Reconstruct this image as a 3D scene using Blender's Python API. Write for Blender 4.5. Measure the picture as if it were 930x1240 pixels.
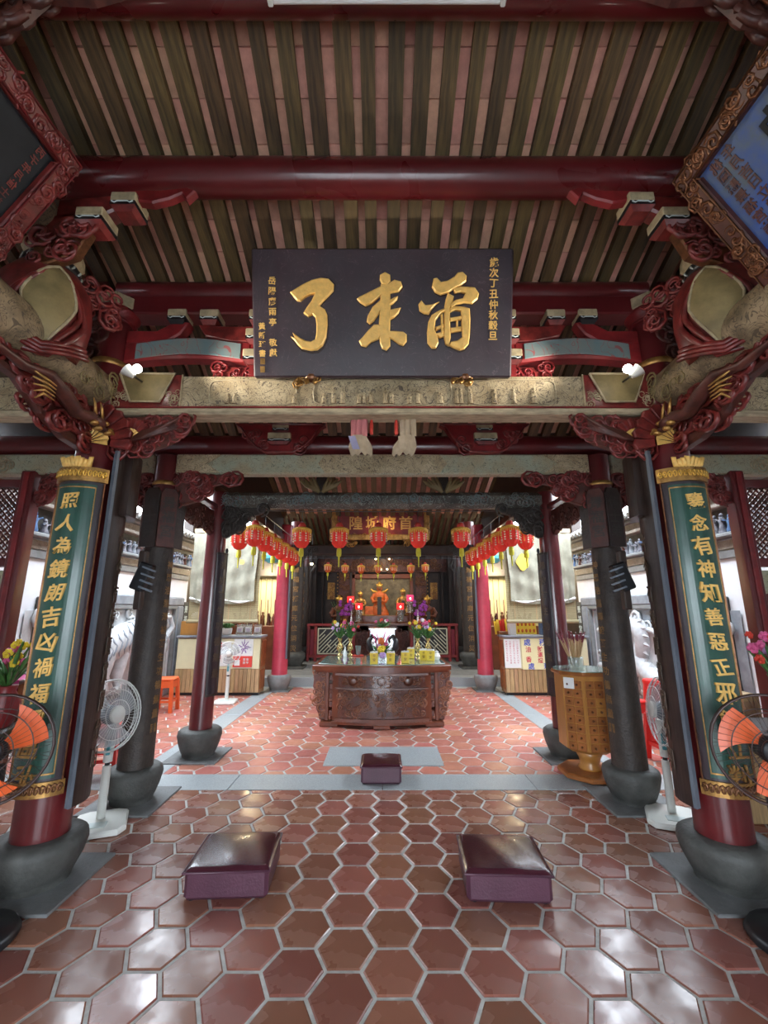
import bpy, math, random
from math import sin, cos, pi, radians as R, sqrt, atan2
from mathutils import Matrix, Vector
for o in list(bpy.data.objects): bpy.data.objects.remove(o, do_unlink=True)
SC = bpy.context.scene
COL = SC.collection
random.seed(7)
# ---------------------------------------------------------------- camera, world, lights, exposure
cam = bpy.data.cameras.new('camera'); cam_o = bpy.data.objects.new('camera', cam); COL.objects.link(cam_o)
cam.sensor_fit = 'HORIZONTAL'; cam.sensor_width = 36; cam.lens = 36*529/930
cam.shift_x = 1.8/930; cam.clip_start = 0.02
cam_o.location = (0, 0, 1.55); cam_o.rotation_euler = (R(90+12.6), 0, 0)
SC.camera = cam_o
w = bpy.data.worlds.new('overcast_sky'); SC.world = w; w.use_nodes = True
bg = w.node_tree.nodes['Background']; bg.inputs[0].default_value = (0.80, 0.90, 1.0, 1); bg.inputs[1].default_value = 10.0
def light(name, kind, loc, rot, energy, color=(1, 1, 1), **k):
    l = bpy.data.lights.new(name, kind); l.energy = energy; l.color = color
    for a, b in k.items():
        if a == 'portal': l.cycles.is_portal = b
        else: setattr(l, a, b)
    o = bpy.data.objects.new(name, l); COL.objects.link(o); o.location = loc; o.rotation_euler = rot
    return o
# daylight enters through two light wells beside the pavilion and the open front behind the camera
light('well_portal', 'AREA', (-3.35, 6.3, 4.3), (0, 0, 0), 1, shape='RECTANGLE', size=2.1, size_y=4.2, portal=True)
light('well_portal', 'AREA', (3.35, 6.3, 4.3), (0, 0, 0), 1, shape='RECTANGLE', size=2.1, size_y=4.2, portal=True)
light('front_portal', 'AREA', (0, -1.95, 1.15), (R(90), 0, 0), 1, shape='RECTANGLE', size=2.6, size_y=2.3, portal=True)
vs = SC.view_settings; vs.view_transform = 'Standard'; vs.look = 'None'; vs.gamma = 1; vs.use_curve_mapping = False; vs.exposure = 0.8
SC.cycles.use_denoising = True; SC.cycles.max_bounces = 8; SC.cycles.diffuse_bounces = 5; SC.cycles.glossy_bounces = 3
SC.cycles.transmission_bounces = 4; SC.cycles.sample_clamp_indirect = 8; SC.cycles.caustics_reflective = False; SC.cycles.caustics_refractive = False

# ---------------------------------------------------------------- materials
MAT = {}
def M(name, base, rough=.5, metal=0., var=.25, vs_=5., bump=0., bs=30., coat=0., col2=None, stretch=(1, 1, 1), rnd=0., spec=.5, rvar=0., emit=0., lines=None, alpha=1.):
    m = bpy.data.materials.new(name); m.use_nodes = True; nt = m.node_tree; N = nt.nodes; L = nt.links
    b = N['Principled BSDF']; b.inputs['Roughness'].default_value = rough; b.inputs['Metallic'].default_value = metal
    b.inputs['Coat Weight'].default_value = coat; b.inputs['Coat Roughness'].default_value = .12; b.inputs['Specular IOR Level'].default_value = spec
    tc = N.new('ShaderNodeTexCoord'); mp = N.new('ShaderNodeMapping'); mp.inputs['Scale'].default_value = stretch
    L.new(tc.outputs['Object'], mp.inputs['Vector'])
    no = N.new('ShaderNodeTexNoise'); no.inputs['Scale'].default_value = vs_; no.inputs['Detail'].default_value = 6; no.inputs['Roughness'].default_value = .62
    L.new(mp.outputs[0], no.inputs['Vector'])
    c2 = col2 or tuple(c*(1-var) for c in base)
    rp = N.new('ShaderNodeValToRGB'); rp.color_ramp.elements[0].position = .36; rp.color_ramp.elements[1].position = .64
    rp.color_ramp.elements[0].color = (*c2, 1); rp.color_ramp.elements[1].color = (*base, 1)
    L.new(no.outputs[0], rp.inputs[0]); out = rp.outputs[0]
    def mix(fac, a, col, mode='MIX'):
        x = N.new('ShaderNodeMix'); x.data_type = 'RGBA'; x.blend_type = mode
        if isinstance(fac, float): x.inputs[0].default_value = fac
        else: L.new(fac, x.inputs[0])
        L.new(a, x.inputs[6])
        if isinstance(col, tuple): x.inputs[7].default_value = (*col, 1)
        else: L.new(col, x.inputs[7])
        return x.outputs[2]
    if lines:  # ink-drawn contour lines: (scale, width, colour)
        for (ls, lw, lc) in lines:
            n2 = N.new('ShaderNodeTexNoise'); n2.inputs['Scale'].default_value = ls; n2.inputs['Detail'].default_value = 3; n2.inputs['Distortion'].default_value = 1.2
            L.new(tc.outputs['Object'], n2.inputs['Vector'])
            s = N.new('ShaderNodeMath'); s.operation = 'PINGPONG'; s.inputs[1].default_value = .06; L.new(n2.outputs[0], s.inputs[0])
            r2 = N.new('ShaderNodeMath'); r2.operation = 'LESS_THAN'; r2.inputs[1].default_value = lw; L.new(s.outputs[0], r2.inputs[0])
            f = N.new('ShaderNodeMath'); f.operation = 'MULTIPLY'; f.inputs[1].default_value = .75; L.new(r2.outputs[0], f.inputs[0])
            out = mix(f.outputs[0], out, lc)
    if rnd:
        oi = N.new('ShaderNodeObjectInfo'); ge = N.new('ShaderNodeNewGeometry')
        ad = N.new('ShaderNodeMath'); ad.operation = 'ADD'; L.new(oi.outputs['Random'], ad.inputs[0]); L.new(ge.outputs['Random Per Island'], ad.inputs[1])
        fr = N.new('ShaderNodeMath'); fr.operation = 'FRACT'; L.new(ad.outputs[0], fr.inputs[0])
        hs = N.new('ShaderNodeHueSaturation'); mr = N.new('ShaderNodeMapRange'); mr.inputs[3].default_value = 1-rnd; mr.inputs[4].default_value = 1+rnd
        L.new(fr.outputs[0], mr.inputs[0]); L.new(mr.outputs[0], hs.inputs['Value']); L.new(out, hs.inputs['Color'])
        m2 = N.new('ShaderNodeMapRange'); m2.inputs[3].default_value = .49; m2.inputs[4].default_value = .515; f2 = N.new('ShaderNodeMath'); f2.operation = 'MULTIPLY'; f2.inputs[1].default_value = 7.31
        L.new(fr.outputs[0], f2.inputs[0]); f3 = N.new('ShaderNodeMath'); f3.operation = 'FRACT'; L.new(f2.outputs[0], f3.inputs[0]); L.new(f3.outputs[0], m2.inputs[0]); L.new(m2.outputs[0], hs.inputs['Hue'])
        out = hs.outputs[0]
    L.new(out, b.inputs['Base Color'])
    if rvar:
        n3 = N.new('ShaderNodeTexNoise'); n3.inputs['Scale'].default_value = vs_*1.7; n3.inputs['Detail'].default_value = 3.5; n3.inputs['Distortion'].default_value = .6; L.new(tc.outputs['Object'], n3.inputs['Vector'])
        mr = N.new('ShaderNodeMapRange'); mr.inputs[1].default_value = .4; mr.inputs[2].default_value = .62; mr.inputs[3].default_value = rough; mr.inputs[4].default_value = rough+rvar
        L.new(n3.outputs[0], mr.inputs[0]); L.new(mr.outputs[0], b.inputs['Roughness'])
    if bump:
        nb = N.new('ShaderNodeTexNoise'); nb.inputs['Scale'].default_value = bs; nb.inputs['Detail'].default_value = 4; L.new(mp.outputs[0], nb.inputs['Vector'])
        bp = N.new('ShaderNodeBump'); bp.inputs['Strength'].default_value = bump; bp.inputs['Distance'].default_value = .02
        L.new(nb.outputs[0], bp.inputs['Height']); L.new(bp.outputs[0], b.inputs['Normal'])
    if emit:
        L.new(out, b.inputs['Emission Color']); b.inputs['Emission Strength'].default_value = emit
    if alpha < 1: b.inputs['Alpha'].default_value = alpha
    MAT[name] = m; return m
M('lacquer', (.135, .014, .016), .28, var=.35, vs_=3, coat=.5, bump=.05, bs=8, rvar=.1)
M('lacquer_purlin', (.115, .01, .012), .26, var=.3, vs_=2, coat=.5, bump=.12, bs=9, rvar=.12)
M('red_paint', (.26, .02, .022), .42, var=.45, vs_=8)
M('red_carving', (.23, .028, .024), .4, var=.6, vs_=14, coat=.2)
M('dark_carving', (.12, .035, .025), .4, var=.6, vs_=14)
M('black_carving', (.045, .035, .028), .45, var=.5, vs_=14)
M('pink_red', (.58, .06, .10), .4, var=.25, vs_=4)
M('gold', (.85, .5, .1), .32, metal=.75, var=.3, vs_=20, bump=.1, bs=60)
M('gold_leaf', (.95, .58, .16), .4, metal=.1, var=.18, vs_=25, bump=.25, bs=30)
M('old_gold', (.5, .27, .08), .38, metal=.7, var=.5, vs_=20)
M('bronze', (.24, .1, .045), .32, metal=.6, var=.5, vs_=30)
M('black_lacquer', (.03, .014, .019), .34, var=.5, vs_=3, coat=.25, bump=.08, bs=18, rvar=.12, col2=(.02, .014, .018))
M('green_lacquer', (.012, .075, .05), .36, var=.5, vs_=3, coat=.25)
M('faded_gold', (.3, .17, .06), .5, metal=.3, var=.5, vs_=20)
M('faint_text', (.09, .06, .035), .5, var=.4)
def clear_sheet():
    m = bpy.data.materials.new('clear_sheet'); m.use_nodes = True; nt = m.node_tree; nt.nodes.clear()
    o = nt.nodes.new('ShaderNodeOutputMaterial'); x = nt.nodes.new('ShaderNodeMixShader'); f = nt.nodes.new('ShaderNodeFresnel'); f.inputs[0].default_value = 1.5
    t = nt.nodes.new('ShaderNodeBsdfTransparent'); g = nt.nodes.new('ShaderNodeBsdfGlossy'); g.inputs['Roughness'].default_value = .06
    nt.links.new(f.outputs[0], x.inputs[0]); nt.links.new(t.outputs[0], x.inputs[1]); nt.links.new(g.outputs[0], x.inputs[2]); nt.links.new(x.outputs[0], o.inputs[0])
    MAT['clear_sheet'] = m
clear_sheet()
M('dark_brown', (.035, .018, .013), .42, var=.5, vs_=6)
M('grey_edge', (.13, .15, .18), .45, var=.2)
M('stone', (.08, .08, .073), .62, var=.45, vs_=7, bump=.25, bs=40)
M('light_stone', (.24, .25, .25), .6, var=.25, vs_=8, bump=.2, bs=50)
M('pad_stone', (.16, .165, .165), .6, var=.3, vs_=8, bump=.2, bs=50)
M('granite', (.36, .39, .4), .42, var=.35, vs_=120, bump=.05, bs=100, rvar=.15)
M('relief_stone', (.56, .57, .58), .6, var=.25, vs_=9)
M('relief_grey', (.3, .33, .37), .6, var=.3, vs_=9)
M('column_stone', (.05, .036, .028), .5, var=.45, vs_=12, bump=.3, bs=60)
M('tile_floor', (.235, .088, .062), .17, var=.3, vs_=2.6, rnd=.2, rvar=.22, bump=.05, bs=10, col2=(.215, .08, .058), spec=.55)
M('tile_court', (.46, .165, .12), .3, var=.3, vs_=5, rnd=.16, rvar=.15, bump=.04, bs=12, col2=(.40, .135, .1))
M('grout', (.55, .55, .52), .7, var=.3, vs_=20)
M('rafter_wood', (.125, .076, .028), .6, var=.55, vs_=3, stretch=(14, 1, 1), rnd=.3, col2=(.045, .026, .01))
M('roof_tile', (.72, .37, .27), .75, var=.25, vs_=10, rnd=.16)
M('dark_wood', (.04, .022, .016), .5, var=.5, vs_=6)
M('painted_plank', (.56, .45, .28), .6, var=.35, vs_=7, col2=(.36, .27, .15), lines=[(7, .008, (.06, .045, .04)), (15, .009, (.1, .07, .05))])
M('plank_plain', (.54, .44, .28), .6, var=.45, vs_=9, stretch=(1, 4, 4))
M('pale_green_plank', (.36, .38, .28), .6, var=.4, vs_=6, col2=(.38, .32, .2), lines=[(9, .007, (.1, .1, .07))])
M('blue_plank', (.13, .2, .21), .6, var=.4, vs_=6, col2=(.2, .21, .19), lines=[(4, .006, (.3, .05, .05))])
M('dark_paint_plank', (.13, .11, .09), .5, var=.6, vs_=6, col2=(.04, .035, .03), lines=[(6, .008, (.3, .36, .32))])
M('log_paint', (.36, .27, .16), .5, var=.6, vs_=9, lines=[(10, .012, (.06, .045, .03))])
M('panel_olive', (.28, .21, .09), .5, var=.4, vs_=7)
M('cream_block', (.5, .4, .24), .6, var=.4, vs_=15)
M('white_line', (.6, .68, .66), .5, var=.1)
M('blue_plaque', (.03, .1, .46), .75, var=.5, vs_=4, col2=(.12, .15, .16))
M('dark_plaque', (.012, .014, .017), .7, var=.4, vs_=8)
M('dark_red_gloss', (.2, .012, .03), .3, var=.3, coat=.4)
M('leather', (.055, .012, .02), .26, var=.25, vs_=4, coat=.25, bump=.1, bs=90)
M('leather_side', (.085, .03, .05), .36, var=.2, vs_=5, bump=.1, bs=90)
M('white_plastic', (.74, .75, .7), .35, var=.06)
M('fan_blade', (.6, .64, .66), .25, var=.05, alpha=.45)
M('wire_white', (.72, .74, .72), .35, var=.05)
M('teal', (.1, .4, .45), .4, var=.1)
M('black_plastic', (.012, .012, .014), .35, var=.2)
M('orange_plastic', (.75, .12, .03), .35, var=.1)
M('red_plastic', (.75, .025, .02), .35, var=.1)
M('wire_dark', (.06, .03, .025), .4, var=.2)
M('rosewood', (.2, .055, .025), .3, var=.4, vs_=5, coat=.3, rvar=.1)
M('rosewood_light', (.34, .12, .055), .28, var=.4, vs_=20, coat=.3)
M('rosewood_carved', (.17, .05, .032), .3, var=.5, vs_=22, coat=.3, bump=.5, bs=45)
M('glass_top', (.2, .28, .24), .06, var=.2, coat=.8)
M('clear_glass', (.5, .55, .52), .08, var=.1, alpha=.4, coat=.6)
M('honey_wood', (.5, .22, .05), .35, var=.3, vs_=4, stretch=(1, 1, .2), coat=.2)
M('honey_dark', (.36, .12, .03), .4, var=.4, vs_=10)
M('pale_wood', (.5, .32, .16), .5, var=.35, vs_=5, stretch=(12, 12, 1), rnd=.15)
M('cream_wall', (.72, .66, .42), .55, var=.08)
M('white_wall', (.82, .84, .88), .7, var=.06)
M('paper_white', (.78, .78, .76), .6, var=.05)
M('paper_yellow', (.85, .62, .06), .55, var=.12)
M('pale_yellow', (.8, .74, .42), .55, var=.05)
M('poster_red', (.7, .06, .04), .5, var=.2)
M('ink_red', (.6, .05, .08), .6, var=.1)
M('ink_blue', (.07, .12, .55), .6, var=.1)
M('ink_purple', (.2, .06, .3), .6, var=.1)
M('lantern_red', (.72, .035, .02), .42, var=.2, emit=.12)
M('lantern_orange', (.7, .12, .03), .42, var=.2, emit=.1)
M('fringe_gold', (.9, .55, .08), .5, var=.3, vs_=60)
M('tassel_yellow', (.72, .66, .04), .55, var=.2, vs_=50)
M('silver_ink', (.85, .8, .6), .35, var=.1)
M('bamboo', (.34, .28, .15), .6, var=.3, vs_=6, stretch=(1, 1, 30))
M('plaque_lacquer', (.036, .016, .023), .4, var=.5, vs_=3, bump=.1, bs=14, rvar=.12, spec=.9, col2=(.025, .016, .024), lines=[(5, .002, (.12, .08, .09))])
M('parchment', (.29, .27, .2), .6, var=.25, vs_=8, bump=.3, bs=12)
M('leaf', (.07, .2, .045), .45, var=.5, vs_=20)
M('pink_petal', (.75, .12, .3), .5, var=.3, vs_=20)
M('purple_petal', (.36, .05, .4), .5, var=.3, vs_=20)
M('lilac_petal', (.6, .36, .7), .5, var=.3, vs_=20)
M('yellow_petal', (.85, .6, .03), .5, var=.3, vs_=20)
M('red_petal', (.75, .06, .03), .5, var=.3, vs_=20)
M('white_petal', (.8, .75, .72), .5, var=.1, vs_=20)
M('brass', (.62, .48, .2), .25, metal=.9, var=.3, vs_=20)
M('silver', (.5, .52, .55), .2, metal=.85, var=.1)
M('robe_orange', (.75, .16, .03), .5, var=.4, vs_=12)
M('robe_dull', (.3, .08, .03), .5, var=.5, vs_=10)
M('skin_gold', (.35, .15, .06), .45, var=.2)
M('magenta_cloth', (.5, .01, .16), .6, var=.2)
M('cloth_beige', (.55, .42, .28), .75, var=.3, vs_=9)
M('cloth_lilac', (.36, .34, .5), .75, var=.2)
M('cloth_pink', (.6, .2, .2), .75, var=.3)
M('lamp_red', (.85, .03, .03), .4, emit=.6)
M('lamp_pink', (.85, .06, .2), .4, emit=.4)
M('lamp_white', (1, .95, .85), .4, emit=14)
M('lamp_warm', (1, .8, .45), .4, emit=7)
M('fret_white', (.6, .6, .48), .5, var=.1)
M('painting', (.24, .19, .11), .6, var=.6, vs_=5, lines=[(8, .006, (.08, .06, .04))])
M('figure_mix', (.3, .3, .33), .5, var=.6, vs_=25, col2=(.08, .08, .11))
M('figure_blue', (.1, .2, .4), .5, var=.5, vs_=25)
M('roof_grey', (.28, .27, .25), .7, var=.4, vs_=10)
M('frieze_band', (.36, .32, .27), .6, var=.4, vs_=8, lines=[(9, .007, (.13, .1, .08))])
M('plaza', (.45, .45, .44), .8, var=.15)
M('dark_roof', (.03, .022, .018), .7, var=.3)

# ---------------------------------------------------------------- geometry helpers
MIR = 1
def T(x=0, y=0, z=0): return Matrix.Translation((x, y, z))
def RX(a): return Matrix.Rotation(R(a), 4, 'X')
def RY(a): return Matrix.Rotation(R(a), 4, 'Y')
def RZ(a): return Matrix.Rotation(R(a), 4, 'Z')
def S(x, y=None, z=None): return Matrix.Diagonal((x, x if y is None else y, x if z is None else z, 1))
XZ = RX(90)            # local x,y -> world x,z ; local z -> world -y (towards the viewer)
class MB:
    def __init__(s): s.v = []; s.f = []; s.s = []
    def add(s, vs, fs, Mx=None, sm=False):
        n = len(s.v)
        s.v += [tuple(Mx @ Vector(p)) for p in vs] if Mx is not None else [tuple(p) for p in vs]
        fl = Mx is not None and Mx.determinant() < 0
        for f in fs: s.f.append(tuple(n+i for i in (reversed(f) if fl else f))); s.s.append(sm)
        return s
    def box(s, x, y, z, dx, dy, dz, Mx=None, b=0.):      # centre, full sizes, chamfer b
        hx, hy, hz = dx/2, dy/2, dz/2
        if b <= 0:
            vs = [(x+a*hx, y+c*hy, z+d*hz) for a in (-1, 1) for c in (-1, 1) for d in (-1, 1)]
            return s.add(vs, [(0, 1, 3, 2), (4, 6, 7, 5), (0, 4, 5, 1), (2, 3, 7, 6), (0, 2, 6, 4), (1, 5, 7, 3)], Mx)
        b = min(b, hx*.99, hy*.99, hz*.99); vs = []; ix = {}
        for a in (-1, 1):
            for c in (-1, 1):
                for d in (-1, 1):
                    for k in range(3):
                        q = [x+a*(hx-(0 if k == 0 else b)), y+c*(hy-(0 if k == 1 else b)), z+d*(hz-(0 if k == 2 else b))]
                        ix[a, c, d, k] = len(vs); vs.append(tuple(q))
        fs = []
        def face(l, out):
            p = [Vector(vs[i]) for i in l]; n = (p[1]-p[0]).cross(p[2]-p[0])
            fs.append(tuple(l) if n.dot(Vector(out)) > 0 else tuple(reversed(l)))
        for k in range(3):
            o1, o2 = [j for j in range(3) if j != k]
            for sg in (-1, 1):
                def key(p, q, kk=k, sg=sg):
                    t = [0, 0, 0]; t[k] = sg; t[o1] = p; t[o2] = q; return (*t, kk)
                n = [0, 0, 0]; n[k] = sg
                face([ix[key(-1, -1)], ix[key(1, -1)], ix[key(1, 1)], ix[key(-1, 1)]], n)
        for (k1, k2, k3) in ((0, 1, 2), (0, 2, 1), (1, 2, 0)):
            for s1 in (-1, 1):
                for s2 in (-1, 1):
                    def key(e, kk):
                        t = [0, 0, 0]; t[k1] = s1; t[k2] = s2; t[k3] = e; return (*t, kk)
                    n = [0, 0, 0]; n[k1] = s1; n[k2] = s2
                    face([ix[key(-1, k1)], ix[key(1, k1)], ix[key(1, k2)], ix[key(-1, k2)]], n)
        for a in (-1, 1):
            for c in (-1, 1):
                for d in (-1, 1): face([ix[a, c, d, 0], ix[a, c, d, 1], ix[a, c, d, 2]], (a, c, d))
        return s.add(vs, fs, Mx)
    def lathe(s, prof, n=20, Mx=None, sm=True, a0=0., a1=2*pi, cap=True):   # profile [(r, z)] bottom to top
        full = abs(a1-a0-2*pi) < 1e-6; m = n if full else n+1; vs = []
        for r, z in prof: vs += [(r*cos(a0+(a1-a0)*i/n), r*sin(a0+(a1-a0)*i/n), z) for i in range(m)]
        fs = []
        for j in range(len(prof)-1):
            for i in range(n):
                k = (i+1) % m; fs.append((j*m+i, j*m+k, (j+1)*m+k, (j+1)*m+i))
        s.add(vs, fs, Mx, sm)
        if cap and full:
            if prof[0][0] > 1e-5: s.add(vs[:m], [tuple(reversed(range(m)))], Mx)
            if prof[-1][0] > 1e-5: s.add(vs[-m:], [tuple(range(m))], Mx)
        return s
    def shell(s, r0, r1, z0, z1, a0, a1, n=14, Mx=None):    # curved board, degrees
        a0, a1 = R(a0), R(a1); vs = []
        for i in range(n+1):
            a = a0+(a1-a0)*i/n
            for r, z in ((r0, z0), (r1, z0), (r1, z1), (r0, z1)): vs.append((r*cos(a), r*sin(a), z))
        for i in range(n):
            p, q = i*4, i*4+4
            for k in range(4):
                l = (k+1) % 4; s.add([vs[p+k], vs[q+k], vs[q+l], vs[p+l]], [(0, 1, 2, 3)], Mx, False)
        s.add(vs[:4], [(0, 1, 2, 3)], Mx); s.add(vs[-4:], [(3, 2, 1, 0)], Mx); return s
    def tube(s, pts, r, n=6, Mx=None, sm=True, cap=True):
        P = [Vector(p) for p in pts]; k = len(P); rs = [r]*k if not isinstance(r, (list, tuple)) else r
        vs = []; up = None
        for i in range(k):
            t = (P[min(i+1, k-1)]-P[max(i-1, 0)])
            t = t.normalized() if t.length > 1e-9 else Vector((0, 0, 1))
            if up is None: up = t.orthogonal().normalized()
            else:
                up = up-t*up.dot(t); up = up.normalized() if up.length > 1e-6 else t.orthogonal().normalized()
            q = t.cross(up)
            vs += [P[i]+(up*cos(2*pi*j/n)+q*sin(2*pi*j/n))*rs[i] for j in range(n)]
        fs = [(i*n+j, i*n+(j+1) % n, (i+1)*n+(j+1) % n, (i+1)*n+j) for i in range(k-1) for j in range(n)]
        s.add(vs, fs, Mx, sm)
        if cap: s.add(vs[:n], [tuple(reversed(range(n)))], Mx); s.add(vs[-n:], [tuple(range(n))], Mx)
        return s
    def cyl(s, p, q, r, n=12, Mx=None, sm=True): return s.tube([p, q], r, n, Mx, sm)
    def prism(s, poly, t, Mx=None, b=0.):               # polygon in local xy, from z=0 to z=t, chamfered front
        a = sum(poly[i][0]*poly[(i+1) % len(poly)][1]-poly[(i+1) % len(poly)][0]*poly[i][1] for i in range(len(poly)))
        if a < 0: poly = poly[::-1]
        n = len(poly); vs = [(x, y, 0) for x, y in poly]; L = [poly]
        if b > 0:
            vs += [(x, y, t-b) for x, y in poly]; ins = []
            for i in range(n):
                p0, p1, p2 = Vector(poly[i-1]), Vector(poly[i]), Vector(poly[(i+1) % n])
                e1 = (p1-p0); e2 = (p2-p1); e1 = e1.normalized() if e1.length else e1; e2 = e2.normalized() if e2.length else e2
                nn = Vector((-e1.y-e2.y, e1.x+e2.x)); nn = nn.normalized() if nn.length > 1e-6 else Vector((0, 0))
                ins.append(p1+nn*b)
            vs += [(p.x, p.y, t) for p in ins]; k = 3
        else: vs += [(x, y, t) for x, y in poly]; k = 2
        fs = [tuple(reversed(range(n))), tuple(range((k-1)*n, k*n))]
        for l in range(k-1): fs += [(l*n+i, l*n+(i+1) % n, (l+1)*n+(i+1) % n, (l+1)*n+i) for i in range(n)]
        return s.add(vs, fs, Mx)
    def ball(s, x, y, z, rx, ry=None, rz=None, n=10, m=6, Mx=None):
        ry = rx if ry is None else ry; rz = rx if rz is None else rz
        vs = [(x, y, z-rz)]; fs = []
        for j in range(1, m):
            a = pi*j/m
            vs += [(x+rx*sin(a)*cos(2*pi*i/n), y+ry*sin(a)*sin(2*pi*i/n), z-rz*cos(a)) for i in range(n)]
        vs.append((x, y, z+rz)); e = len(vs)-1
        fs += [(0, 1+(i+1) % n, 1+i) for i in range(n)]
        for j in range(m-2): fs += [(1+j*n+i, 1+j*n+(i+1) % n, 1+(j+1)*n+(i+1) % n, 1+(j+1)*n+i) for i in range(n)]
        b = 1+(m-2)*n; fs += [(b+i, b+(i+1) % n, e) for i in range(n)]
        return s.add(vs, fs, Mx, True)
    def grid(s, fn, nu, nv, Mx=None, sm=True):
        vs = [fn(i/nu, j/nv) for j in range(nv+1) for i in range(nu+1)]; m = nu+1
        return s.add(vs, [(j*m+i, j*m+i+1, (j+1)*m+i+1, (j+1)*m+i) for j in range(nv) for i in range(nu)], Mx, sm)
    def scrolls(s, inside, box, n, seed, R0=.06, thick=.2, z=0., Mx=None, seg=13):   # carved spirals, local xy plane
        rg = random.Random(seed); x0, x1, y0, y1 = box; k = 0; tries = 0
        while k < n and tries < n*30:
            tries += 1; x, y = rg.uniform(x0, x1), rg.uniform(y0, y1)
            if not inside(x, y): continue
            k += 1; r = R0*rg.uniform(.6, 1.25); d = rg.choice((-1, 1)); a = rg.uniform(0, 6.28); tn = rg.uniform(1.1, 1.8)
            pts = []; rs = []
            for i in range(seg+1):
                t = i/seg; q = r*(1.15-t*.95); b = a+d*tn*2*pi*t
                pts.append((x+q*cos(b), y+q*sin(b), z+r*thick*(.3+1.1*t))); rs.append(r*thick*(.55+.7*sin(pi*min(1, t*1.15+.05))*.8))
            s.tube(pts, rs, 5, Mx)
        return s
    def build(s, name, mat, parent=None, nomir=False, **props):
        me = bpy.data.meshes.new(name); v = s.v; f = s.f
        if MIR < 0 and not nomir: v = [(-a, b, c) for a, b, c in v]; f = [tuple(reversed(q)) for q in f]
        me.from_pydata(v, [], f); me.polygons.foreach_set('use_smooth', s.s)
        me.materials.append(MAT[mat] if isinstance(mat, str) else mat); me.update()
        o = bpy.data.objects.new(name, me); COL.objects.link(o); o.parent = parent
        for k, q in props.items(): o[k] = q
        return o
def inpoly(poly):
    def f(x, y):
        c = False; j = len(poly)-1
        for i in range(len(poly)):
            (xi, yi), (xj, yj) = poly[i], poly[j]
            if (yi > y) != (yj > y) and x < (xj-xi)*(y-yi)/(yj-yi)+xi: c = not c
            j = i
        return c
    return f
def thing(name, label, cat, loc=(0, 0, 0), rz=0., group=None):
    o = bpy.data.objects.new(name, None); COL.objects.link(o); o.empty_display_size = .1
    o.location = (loc[0]*MIR, loc[1], loc[2]); o.rotation_euler = (0, 0, R(rz)*MIR)
    o['label'] = label; o['category'] = cat
    if group: o['group'] = group
    return o
def dup(root, loc=None, rz=None, label=None, group=None):
    r = root.copy(); COL.objects.link(r)
    if loc is not None: r.location = loc
    if rz is not None: r.rotation_euler = (0, 0, R(rz))
    if label: r['label'] = label
    if group: r['group'] = group
    for ch in list(root.children):
        c = ch.copy(); COL.objects.link(c); c.parent = r
        for g in list(ch.children):
            d = g.copy(); COL.objects.link(d); d.parent = c
    return r
def solo(o, label, cat, group=None):
    o['label'] = label; o['category'] = cat
    if group: o['group'] = group
    return o
def structure(o): o['kind'] = 'structure'; return o
def piece(me_owner, parent, loc, rot=(0, 0, 0), name=None, scale=None):     # shares mesh data
    o = me_owner.copy(); COL.objects.link(o); o.parent = parent; o.location = loc; o.rotation_euler = rot
    if scale: o.scale = scale
    if name: o.name = name
    return o
# glyphs: characters turned into small meshes with the built-in typeface
GL = {}
def bake_glyphs(chars):
    objs = []
    for c in dict.fromkeys(chars):
        cu = bpy.data.curves.new('glyph', 'FONT'); cu.body = c; cu.size = 1; cu.extrude = .03; cu.offset = .018; cu.resolution_u = 2; cu.align_x = 'CENTER'
        o = bpy.data.objects.new('glyph', cu); COL.objects.link(o); objs.append((c, o))
    dg = bpy.context.evaluated_depsgraph_get()
    for c, o in objs:
        me = bpy.data.meshes.new_from_object(o.evaluated_get(dg))
        vs = [tuple(v.co) for v in me.vertices]; fs = [tuple(p.vertices) for p in me.polygons]
        if vs:
            ys = [v[1] for v in vs]; xs = [v[0] for v in vs]; cx, cy = (min(xs)+max(xs))/2, (min(ys)+max(ys))/2
            vs = [(x-cx, y-cy, z) for x, y, z in vs]
        GL[c] = (vs, fs)
        bpy.data.objects.remove(o, do_unlink=True); bpy.data.meshes.remove(me)
FLIPX = S(-1, 1, 1)
def put_glyph(mb, c, Mx, size, depth=1.):
    vs, fs = GL[c]
    Mm = Mx @ S(size, size, size*depth)
    if MIR < 0: Mm = FLIPX @ Mm @ FLIPX
    n = len(mb.v); mb.v += [tuple(Mm @ Vector(p)) for p in vs]
    mb.f += [tuple(n+i for i in f) for f in fs]; mb.s += [False]*len(fs)
def write_col(mb, text, Mx, size, step, depth=1., shear=0.):      # vertical column going down from Mx origin
    for i, c in enumerate(text):
        if c != ' ': put_glyph(mb, c, Mx @ T(0, -i*step, 0) @ RZ(random.uniform(-4, 4)), size, depth)
TEXTS = '照人為鏡朗吉凶禍福恩區弘鑒念有神知善惡正邪能立判歲次丁丑仲秋穀旦岳陽廖雨亭敬獻黃新玨書隍城府首服務處油香財運燈光明理代吉祥如意平安合境年月日丙子桃園縣景福宮信士弟立求籤一二三四五六七八九十元位消災解厄植補庫太歲斗首星君神恩浩蕩澤被蒼生功德無量國泰民安風調雨順古今有報應賞罰分明'
bake_glyphs(TEXTS)
# ================================================================ SETTING
rnd = random.Random(3)
fl = structure(MB().box(0, 4.2, -.105, 8.7, 12.2, .198).build('floor', 'grout'))
gr = structure(MB().box(0, -14, -.2, 60, 23.5, .2).build('ground', 'plaza'))  # unseen paving outside, added to bounce daylight into the hall
gr2 = structure(MB().box(0, 13.1, -.12, 8.7, 5.7, .2).build('floor', 'light_stone'))
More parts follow.
